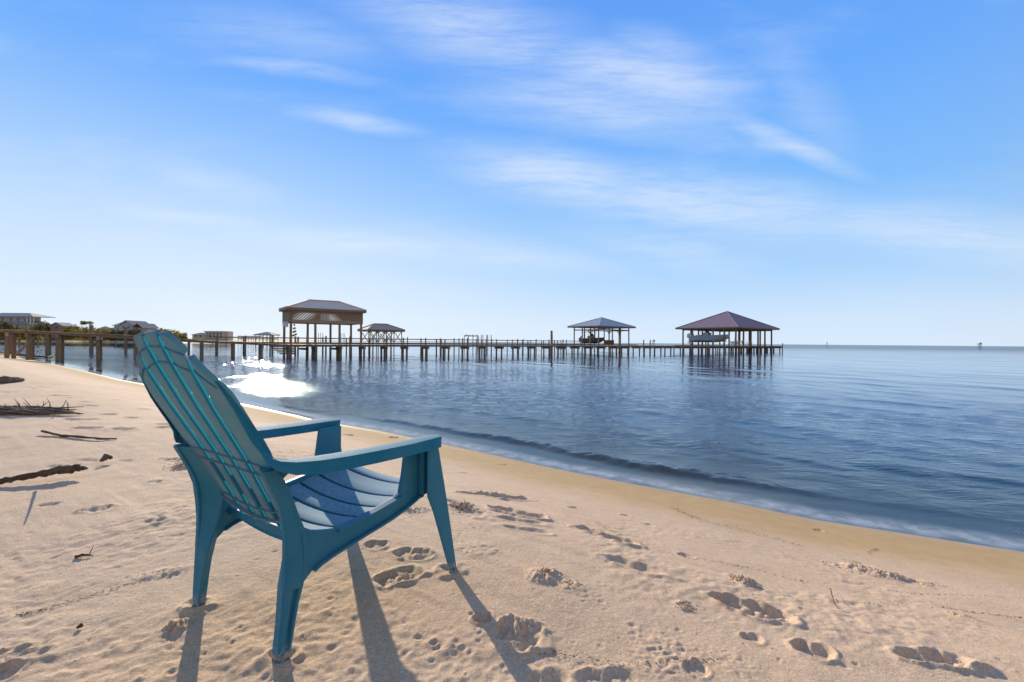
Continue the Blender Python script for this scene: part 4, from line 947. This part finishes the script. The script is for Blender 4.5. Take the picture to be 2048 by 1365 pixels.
# brown cottage
Y = 195; h = house(113, Y, 'small brown gabled cottage half hidden in scrub at the left'); Z = lambda py: zat(py, 113, Y, h)
MB().box((-2.7, 0, 0), (2.7, 5, Z(652))).build('wall', WALLB, h); MB().prism([(-2.7, Z(652.2)), (0, Z(646.5)), (2.7, Z(652.2))], .05, 4.9).build('gable_wall', GREYP, h); gable(h, -2.7, 2.7, 0, 5, Z(652), Z(645), ROOFH, 'y'); window(h, 0, 0, Z(658), 1.1, 1.1)
# low pair of roofs
Y = 260; h = house(208, Y, 'low grey house with two small hip roofs beside the gabled house'); Z = lambda py: zat(py, 208, Y, h)
MB().box((-4, 0, 0), (3.5, 6, Z(659))).build('wall', WALLG, h); hip_roof(h, -4.5, .5, -.5, 6.5, Z(659), Z(653), -2.4, -1.6, ROOFH); hip_roof(h, .2, 4.5, -.5, 6.5, Z(660), Z(655.5), 1.8, 3.0, ROOFH); window(h, -2, 0, Z(663), 1, 1)
# gabled house
Y = 190; k = Y / F; h = house(252, Y, 'big grey house with steep front gable and brown side wing behind the chair'); Z = lambda py: zat(py, 252, Y, h)
X = lambda px: (px - 252) * k
stilts(h, X(226), X(276), 0, 9, Z(668))
MB().box((X(223), 1.2, Z(669)), (X(243), 9, Z(651))).build('wing_wall', WALLG, h); gable(h, X(223), X(243), 1.2, 9, Z(651), Z(644.5), ROOFH, 'x')
MB().box((X(240), 0, Z(669)), (X(264), 9.5, Z(650))).build('wall', WALLG, h); MB().prism([(X(240), Z(650.1)), (X(252), Z(642)), (X(264), Z(650.1))], .05, 9.4).build('gable_wall', WALLG, h); gable(h, X(240), X(264), 0, 9.5, Z(650), Z(641), ROOFH, 'y')
MB().box((X(263), .8, Z(669)), (X(281), 9, Z(655))).build('side_wing_wall', WALLB, h); gable(h, X(263), X(281), .8, 9, Z(655), Z(646), ROOFH, 'y')
for px, py in ((230, 663), (237, 663), (247, 658), (257, 658), (247, 666), (257, 666), (268, 664), (275, 664)): window(h, X(px), (1.2 if px < 240 else 0 if px < 264 else .8), Z(py), 1.0, 1.2)
MB().box((X(224), -1.5, Z(667.5)), (X(262), -.1, Z(666.5))).build('porch_floor', WHITE, h)
for px in (225, 234, 243, 252, 261): MB().beam((X(px), -1.3, 0), (X(px), -1.3, Z(661)), .2, .2).build('porch_post', WHITE, h)
# small hip house, flat-roofed house, pavilion
Y = 270; k = Y / F; h = house(396, Y, 'low house with a small hip roof left of the flat roofed house'); Z = lambda py: zat(py, 396, Y, h)
MB().box((-3.4, 0, 0), (3.4, 6, Z(670))).build('wall', WALLT, h); hip_roof(h, -3.9, 3.9, -.5, 6.5, Z(670), Z(666), -1, 1, ROOFH); window(h, -1.3, 0, Z(674), 1.1, .9); window(h, 1.5, 0, Z(674), 1.1, .9)
Y = 275; h = house(430, Y, 'boxy pale flat roofed house with roof terrace across the bay'); k = Y / F; X = lambda px: (px - 430) * k; Z = lambda py: zat(py, 430, Y, h)
MB().box((X(409), 0, 0), (X(446), 8, Z(664.5))).build('wall', WALLT, h); MB().box((X(408), -.4, Z(664.4)), (X(447), 8.4, Z(662.6))).build('parapet', WALLG, h); MB().box((X(446.2), 2, 0), (X(452), 7, Z(663))).build('stair_tower', WALLT, h)
for px in (414, 421, 428, 435, 442): window(h, X(px), 0, Z(669.5), 1.1, 1.0); window(h, X(px), 0, Z(675), 1.1, 1.1)
Y = 180; k = Y / F; h = thing('far_pavilion', 'far open pavilion with low dark hip roof at the end of a distant pier', 'pavilion', ((527 - 1024) / F * Y, Y, WATER)); Z = lambda py: CAM_H - (py - hor(527)) / F * Y - WATER
X = lambda px: (px - 527) * k
for px in (511, 519, 527, 535, 543):
    for y in (0, 5): post(h, X(px), y, -2, Z(670), .12, WOODD, .01, n=6)
hip_roof(h, X(508), X(546), -.6, 5.6, Z(669.8), Z(664.6), X(524), X(530), ROOFH, fascia=WOODD)
MB().box((X(472), 1, Z(679)), (X(546), 4, Z(677.5))).build('deck', WOOD, h); MB().box((X(472), 1.0, Z(674)), (X(514), 3.4, Z(672.4))).build('low_roof', WOODL, h)
for px in (473, 483, 493, 503):
    for y in (1.2, 3.2): post(h, X(px), y, -2, Z(673.5), .09, WOODD, .01, n=6)

# ------------------------------------------------------------------ vegetation
def leafmat(name, c1, c2):
    m = bpy.data.materials.new(name); m.use_nodes = True; T = NT(m.node_tree); bs = T.n['Principled BSDF']
    pos = T.new('ShaderNodeNewGeometry').outputs['Position']
    T.put(bs.inputs['Base Color'], T.mix(T.rng(T.noise(pos, .8, 4, .65), .35, .65), (*c1, 1), (*c2, 1))); bs.inputs['Roughness'].default_value = .8; bs.inputs['Specular IOR Level'].default_value = .15
    tl = T.new('ShaderNodeBsdfTranslucent'); tl.inputs[0].default_value = (c2[0] * 1.6, c2[1] * 1.6, c2[2], 1); mx = T.new('ShaderNodeMixShader'); mx.inputs[0].default_value = .3
    T.l.new(bs.outputs[0], mx.inputs[1]); T.l.new(tl.outputs[0], mx.inputs[2]); T.l.new(mx.outputs[0], T.n['Material Output'].inputs[0]); return m
LEAF = leafmat('olive_foliage', (.11, .095, .035), (.20, .165, .065)); LEAFD = leafmat('dark_foliage', (.06, .055, .024), (.12, .10, .042)); DRY = leafmat('dune_grass', (.13, .13, .045), (.22, .19, .08)); BARK = pmat('bark', (.10, .075, .055), .9, (.15, .12, .09), 4)
def leaves(mb, c, rx, ry, rz, n, size, rnd):
    for _ in range(n):
        while True:
            p = Vector((rnd.uniform(-1, 1), rnd.uniform(-1, 1), rnd.uniform(-1, 1)))
            if .25 < p.length < 1: break
        q = Vector(c) + Vector((p.x * rx, p.y * ry, p.z * rz)); a = Vector((rnd.gauss(0, 1), rnd.gauss(0, 1), rnd.gauss(0, 1))).normalized(); b = a.orthogonal().normalized(); s_ = size * rnd.uniform(.5, 1.3)
        mb.add([q - a * s_, q + b * s_ * .5, q + a * s_, q - b * s_ * .5], [(0, 1, 2, 3)])
rv = random.Random(21)
def tree(px, Y, top, w, label, mat=LEAF, shape='round', name='coastal_tree', group=None):
    x = (px - 1024) / F * Y; g = max(gz(x, Y), .3); H = CAM_H - (top - hor(px)) / F * Y - g; Wd = w * Y / F / 2
    t = thing(name, label, 'tree', (x, Y, g - .2), rv.uniform(0, 6), group)
    tm = MB().tube([(0, 0, 0), (.1 * H * rv.uniform(-1, 1) * .5, 0, H * .45), (0, 0, H * .8)], [H * .03 + .05, H * .022 + .03, .03], 7)
    for _ in range(4):
        a = rv.uniform(0, 6.28); tm.tube([(0, 0, H * rv.uniform(.4, .6)), (math.cos(a) * Wd * .6, math.sin(a) * Wd * .6, H * rv.uniform(.75, .9))], [.08, .03], 5)
    tm.build('trunk', BARK, t, smooth=True); cb = MB()
    if shape == 'umbrella':
        for _ in range(7): leaves(cb, (rv.uniform(-.7, .7) * Wd, rv.uniform(-.7, .7) * Wd, H * rv.uniform(.86, .95)), Wd * .42, Wd * .42, H * .06, 90, .28, rv)
    elif shape == 'palm':
        for q in range(14):
            a = q * .45; L = Wd; d = Vector((math.cos(a), math.sin(a), 0)); up_ = rv.uniform(.2, .9); p0 = Vector((0, 0, H * .85)); prev = p0
            for st in range(1, 6):
                f = st / 5; p1 = p0 + d * L * f + Vector((0, 0, L * (up_ * f - 1.2 * f * f))); sd = d.cross(Vector((0, 0, 1))) * .22 * (1.1 - f)
                cb.add([prev - sd, prev + sd, p1 + sd * .8, p1 - sd * .8], [(0, 1, 2, 3)]); prev = p1
    else:
        for _ in range(9): leaves(cb, (rv.uniform(-.6, .6) * Wd, rv.uniform(-.6, .6) * Wd, H * rv.uniform(.45, .85)), Wd * .5, Wd * .5, H * .2, 80, .32, rv)
    cb.build('crown', mat, t)
tree(172, 205, 642, 26, 'flat topped umbrella shaped tree above the left scrub', LEAF, 'umbrella', 'umbrella_pine'); tree(371, 240, 663, 9, 'small lone palm between scrub ridge and far houses', LEAFD, 'palm', 'palm_tree')
for px, Y, top, w, lb, mt in [(8, 150, 641, 26, 'dark rounded bush tree at the very left edge in front of the grey house', LEAFD), (22, 160, 648, 14, 'small dark bush tree just right of the left edge', LEAFD), (80, 190, 638.5, 30, 'tall dark rounded tree right of the columned porch', LEAFD),
                          (95, 200, 643, 18, 'middling tree left of the brown cottage', LEAFD), (136, 190, 651, 22, 'rounded bushy tree right of the brown cottage', LEAF), (150, 205, 648, 20, 'pale bushy tree left of the umbrella shaped tree', LEAF), (296, 230, 655, 18, 'first bushy tree right of the gabled house', LEAF), (325, 240, 657, 16, 'bushy tree on the scrub ridge above the chair top', LEAF)]:
    tree(px, Y, top, w, lb, mt)
# low coastal scrub that reads as one mass
mb = MB()
for px in np.arange(-60, 372, 3.2):
    for Y, th in ((186, 1), (215, 2), (245, 3)):
        px_ = px + rv.uniform(-3, 3); top = np.interp(px_, [-60, 0, 60, 130, 200, 290, 330, 365, 380], [655, 653, 652, 652, 656, 654, 657, 665, 676]) + (3 - th) * 3.2 + rv.uniform(-2.5, 3)
        x = (px_ - 1024) / F * Y; g = max(gz(x, Y), .2)
        if gz(x, Y) < -.3: continue
        H = CAM_H - (top - hor(px_)) / F * Y - g
        if H < .4: continue
        leaves(mb, (x, Y, g + H * .5), 1.7, 1.4, H * .52, 64, .42, rv)
tag(mb.build('coastal_scrub', LEAF), 'low olive scrub covering the far left shore', 'scrub', kind='stuff')
mb = MB()
for _ in range(5200):
    if rv.random() < .55: Y = rv.uniform(178, 200); px = rv.uniform(-40, 300)
    else: Y = rv.uniform(36, 75); px = rv.uniform(-240, 75)
    x = (px - 1024) / F * Y; d_ = float(shore_d(np.array([x]), np.array([Y]))[0])
    if d_ < (5 if Y > 100 else 9): continue
    g = gz(x, Y); hgt = rv.uniform(.5, 1.1) * (1.5 if Y > 100 else 1)
    for q in range(3):
        a = rv.uniform(0, 6.28); l = Vector((math.cos(a), math.sin(a), 0)) * hgt * .4; sd = Vector((math.sin(a), -math.cos(a), 0)) * .05 * (2 if Y > 100 else 1)
        p0 = Vector((x, Y, g - .1)); mb.add([p0 - sd, p0 + sd, p0 + l + Vector((0, 0, hgt))], [(0, 1, 2)])
tag(mb.build('dune_grass', DRY), 'yellow green dune grass on the left shore', 'grass', kind='stuff')

# ------------------------------------------------------------------ driftwood
DRIFT = pmat('driftwood', (.15, .11, .08), .9, (.26, .20, .15), 14, (1, 1, 1), .7, 60, spec=.15); DRIFTD = pmat('dark_driftwood', (.085, .062, .044), .9, (.17, .125, .088), 14, (1, 1, 1), .7, 60, spec=.15)
def stick_pts(pix, lift):
    out = []
    for (px, py), l in zip(pix, lift): g = gpt(px, py); out.append(Vector((g.x, g.y, g.z + l)))
    return out
def drift(name, label, pix, lift, rad, mat=DRIFT, wob=.18, parts=()):
    pts = stick_pts(pix, lift); o0 = pts[0].copy(); o0.z = 0
    t = thing(name, label, 'driftwood', o0)
    # subdivide with a little jitter for a gnarled outline
    P, Rr_ = [], []
    for i in range(len(pts) - 1):
        for q in range(5):
            f = q / 5; j = Vector((rv.uniform(-1, 1), rv.uniform(-1, 1), rv.uniform(-1, 1))) * rad[i] * .22
            P.append(pts[i].lerp(pts[i + 1], f) - o0 + j); Rr_.append((rad[i] + (rad[i + 1] - rad[i]) * f) * rv.uniform(.85, 1.15))
    P.append(pts[-1] - o0); Rr_.append(rad[-1])
    MB().tube(P, Rr_, 9, wob=wob).build('stem', mat, t, smooth=True, angle=60)
    for pp, ll, rr in parts:
        q = stick_pts(pp, ll); MB().tube([v - o0 for v in q], rr, 6, wob=.1).build('twig', mat, t, smooth=True)
    return t
drift('driftwood_log', 'long knobbly dark driftwood log lying in from the left edge, casting a shadow', [(-60, 981), (0, 971), (40, 966), (90, 961), (130, 956), (160, 951), (176, 951)], [.01, .022, .03, .05, .055, .05, .045], [.017, .018, .017, .021, .029, .022, .008], DRIFTD, .22, [([(95, 968), (110, 975), (128, 990)], [.05, .10, .16], [.008, .006, .003])])
drift('driftwood_branch', 'slim dark stick lying on the sand above the long log', [(86, 869), (125, 874), (165, 876), (205, 879), (236, 878)], [.03, .012, .008, .005, .0], [.010, .012, .010, .010, .006], DRIFTD)
drift('driftwood_stump', 'short thick brown driftwood piece at the left edge farther up the beach', [(-30, 769), (0, 768), (25, 766), (46, 764)], [.05, .06, .05, .05], [.09, .09, .07, .04], DRIFT, .25)
g0 = gpt(60, 826); rt = thing('driftwood_tangle', 'tangled bundle of brown driftwood roots and twigs at the left edge', 'driftwood', (g0.x, g0.y, 0))
for i in range(46):
    x0 = rv.uniform(-70, 60); L = rv.uniform(50, 130); y0 = rv.uniform(821, 830)
    a, b = gpt(x0, y0), gpt(min(x0 + L, 176 + rv.uniform(-12, 6)), y0 + rv.uniform(-4, 3)); z0 = rv.uniform(.0, .08) * (1 - max(0, x0) / 120); z1 = rv.uniform(.0, .04)
    m_ = (a + b) / 2 + Vector((0, rv.uniform(-.05, .05), rv.uniform(.01, .06)))
    o0 = Vector((g0.x, g0.y, 0)); MB().tube([a - o0 + Vector((0, 0, z0)), m_ - o0, b - o0 + Vector((0, 0, z1))], [rv.uniform(.010, .024), rv.uniform(.010, .018), .004], 6, wob=.2).build('root', DRIFT if i % 3 else DRIFTD, rt, smooth=True)
for i in range(14):
    a = gpt(rv.uniform(-20, 150), rv.uniform(818, 828)); o0 = Vector((g0.x, g0.y, 0)); d_ = Vector((rv.uniform(-.12, .12), rv.uniform(-.05, .05), rv.uniform(.08, .2)))
    MB().tube([a - o0, a - o0 + d_ * .6 + Vector((.02, 0, 0)), a - o0 + d_], [.007, .005, .002], 5).build('twig', DRIFT, rt, smooth=True)
drift('fallen_branch', 'thin bare branch lying along the water edge below the pier', [(-40, 708), (10, 712), (50, 716), (95, 719), (112, 715)], [.2, .25, .2, .15, .3], [.09, .08, .07, .05, .02], DRIFTD, .1, [([(60, 717), (80, 712), (98, 714)], [.2, .5, .6], [.04, .03, .01]), ([(20, 713), (40, 704), (66, 700)], [.2, .5, .6], [.05, .03, .01])])
drift('fallen_branch', 'dark drowned branches in the shallows behind the pier posts', [(45, 696), (75, 695), (100, 694), (125, 692)], [.3, .25, .3, .2], [.10, .14, .12, .05], DRIFTD, .2, [([(74, 695), (76, 690), (79, 684)], [.2, .5, .9], [.05, .03, .01]), ([(90, 694), (105, 692), (118, 693)], [.3, .5, .3], [.06, .04, .01])])
# ------------------------------------------------------------------ clods of sand thrown up by feet and burrowing
CLOD = SAND
ico = bmesh.new(); bmesh.ops.create_icosphere(ico, subdivisions=1, radius=1.0); ICV = [v.co.copy() for v in ico.verts]; ICF = [tuple(v.index for v in f.verts) for f in ico.faces]; ico.free()
def pile(label, x0, y0, x1, y1, hw, n, rmin, rmax, hgt=.02):
    a, b = gpt(x0, y0), gpt(x1, y1); c = (a + b) / 2; ax = (b - a); ax.z = 0; L = ax.length / 2; ax.normalize(); nx = Vector((-ax.y, ax.x, 0))
    mb = MB()
    for _ in range(int(n * .6)):
        u, v = rv.gauss(0, .42), rv.gauss(0, .42); r = rv.uniform(rmin, rmax) * .46 * (1.2 - .4 * min(1, math.hypot(u, v)))
        p = c + ax * (u * L) + nx * (v * hw); z = gz(p.x, p.y) + hgt * max(0, 1 - u * u * 1.5 - v * v * 1.5) * rv.uniform(.2, 1.0)
        sx, sy, szz = (rv.uniform(.75, 1.3) for _ in range(3)); k0 = len(mb.v); rot = Matrix.Rotation(rv.uniform(0, 6), 3, (rv.random() + .01, rv.random(), rv.random()))
        mb.add([(rot @ Vector((w.x * sx, w.y * sy, w.z * szz)) * r * rv.uniform(.68, 1.25)) + Vector((p.x - c.x, p.y - c.y, z - r * .1)) for w in ICV], ICF)
    o = mb.build('sand_clods', CLOD, None, smooth=True, angle=80); o.location = (c.x, c.y, 0)
    tag(o, label, 'sand clods', kind='stuff')
pile('long wide bank of crumbled sand clods near the wet sand on the right', 1650, 1125, 1865, 1165, .10, 330, .008, .020, .022)
pile('oval heap of crumbled sand left of the wide bank, above the deep footprint', 1455, 1150, 1530, 1178, .07, 170, .006, .015, .026)
pile('thin sprinkle of sand crumbs left of the deep footprint', 1345, 1208, 1400, 1216, .04, 70, .004, .010, .008)
pile('narrow strip of yellow sand crumbs at the far right below the wide bank', 1880, 1218, 1968, 1246, .03, 110, .005, .011, .012)
pile('sand heap thrown up beside a burrow hole right of the front leg', 1072, 1150, 1118, 1146, .06, 120, .006, .016, .022)
pile('loose sand crumbs below the burrow heap', 1110, 1160, 1180, 1172, .05, 70, .003, .008, .005)
pile('rough sand ridge just behind the front leg of the chair', 890, 1010, 960, 1018, .10, 170, .008, .024, .03)
pile('rough sand lumps under the front of the chair seat', 800, 1020, 850, 1018, .10, 110, .006, .015, .012)
pile('crumbled rim of the footprint above the others, right of the chair', 925, 984, 1045, 996, .05, 110, .006, .016, .012)
pile('small wet sand heap left of the rear chair legs', 328, 1262, 388, 1248, .035, 120, .005, .016, .022)
pile('clumped sand beside the chair back, seen left of it', 345, 928, 410, 930, .12, 150, .008, .022, .02)
pile('rough sand scar left of the chair', 240, 1165, 400, 1130, .05, 190, .003, .008, .006)
pile('mound of sand seen just behind the rear of the seat', 600, 947, 650, 950, .08, 60, .01, .025, .02)
# ------------------------------------------------------------------ strand lines of dark debris
DEB = pmat('dark_debris', (.045, .035, .022), .95, (.10, .075, .045), 30); mb = MB()
def flake(p, s_, fl=.3):
    a = rv.uniform(0, 6.28); l = Vector((math.cos(a), math.sin(a), rv.uniform(-.1, .2))) * s_; w = Vector((-math.sin(a), math.cos(a), 0)) * s_ * rv.uniform(.12, .35); h = Vector((0, 0, s_ * fl))
    mb.add([p - l, p - w, p + l, p + w, p + h], [(0, 1, 4), (1, 2, 4), (2, 3, 4), (3, 0, 4), (3, 2, 1, 0)])
lines = [([(1295, 990), (1345, 1014), (1400, 1038), (1490, 1060), (1610, 1092)], 340, 3, .006), ([(1740, 1106), (1765, 1094), (1830, 1096), (1900, 1106), (2060, 1136)], 240, 3, .006), ([(1190, 1040), (1262, 1080), (1340, 1108), (1450, 1126), (1520, 1140), (1620, 1166)], 260, 3, .005),
         ([(1760, 1178), (1850, 1188), (1950, 1190), (2060, 1196)], 90, 2, .005), ([(1880, 1212), (1960, 1226), (2060, 1236)], 100, 2, .005), ([(-20, 1248), (100, 1218), (200, 1188), (330, 1150)], 260, 4, .004), ([(-20, 1060), (120, 1052), (260, 1040), (420, 1022)], 240, 5, .005),
         ([(880, 1040), (980, 1060), (1150, 1052)], 60, 9, .005), ([(1080, 1300), (1250, 1330), (1440, 1318), (1600, 1330)], 200, 9, .005), ([(1620, 1190), (1740, 1210), (1800, 1206)], 120, 5, .004), ([(480, 915), (560, 905), (700, 910), (820, 900)], 60, 6, .008), ([(940, 925), (1060, 935), (1160, 960), (1290, 990)], 110, 5, .006)]
PXY, SZ = [], []
for pts, n, sp, sz_ in lines:
    for _ in range(n):
        i = rv.randrange(len(pts) - 1); f = rv.random(); a, b = pts[i], pts[i + 1]
        PXY.append((a[0] + (b[0] - a[0]) * f + rv.gauss(0, sp), a[1] + (b[1] - a[1]) * f + rv.gauss(0, sp * .45))); SZ.append(sz_ * rv.uniform(.4, 1.3))
for _ in range(520): PXY.append((rv.uniform(-40, 2090), rv.uniform(900, 1365))); SZ.append(rv.uniform(.0015, .0045))
GP = gpts(PXY); GD = shore_d(np.array([p.x for p in GP]), np.array([p.y for p in GP]))
for p, d_, s_ in zip(GP, GD, SZ):
    if d_ > .7: flake(p + Vector((0, 0, .002)), s_)
tag(mb.build('strand_debris', DEB), 'thin dark strand lines of seaweed crumbs and chips on the sand', 'debris', kind='stuff')
drift('twig', 'tiny dark twig on the sand left of the chair', [(155, 1117), (170, 1114), (190, 1112)], [.008, .008, .004], [.006, .005, .002], DRIFTD, .1, [([(182, 1113), (192, 1104)], [.004, .03], [.002, .001])])
drift('bark_chip', 'small curled dark bark chip on the sand below the long log', [(205, 927), (215, 922), (227, 921)], [.02, .03, .02], [.010, .02, .008], DRIFTD, .3)
drift('twig', 'short straw twig upright among crumbs at the right', [(1664, 1206), (1672, 1216), (1682, 1218)], [.06, .02, .0], [.002, .002, .001], DRIFT, .1)
drift('bark_chip', 'single black bark chip near the lower left corner', [(160, 1260), (170, 1256)], [.006, .012], [.004, .006], DRIFTD, .3)
#@@NEXT@@
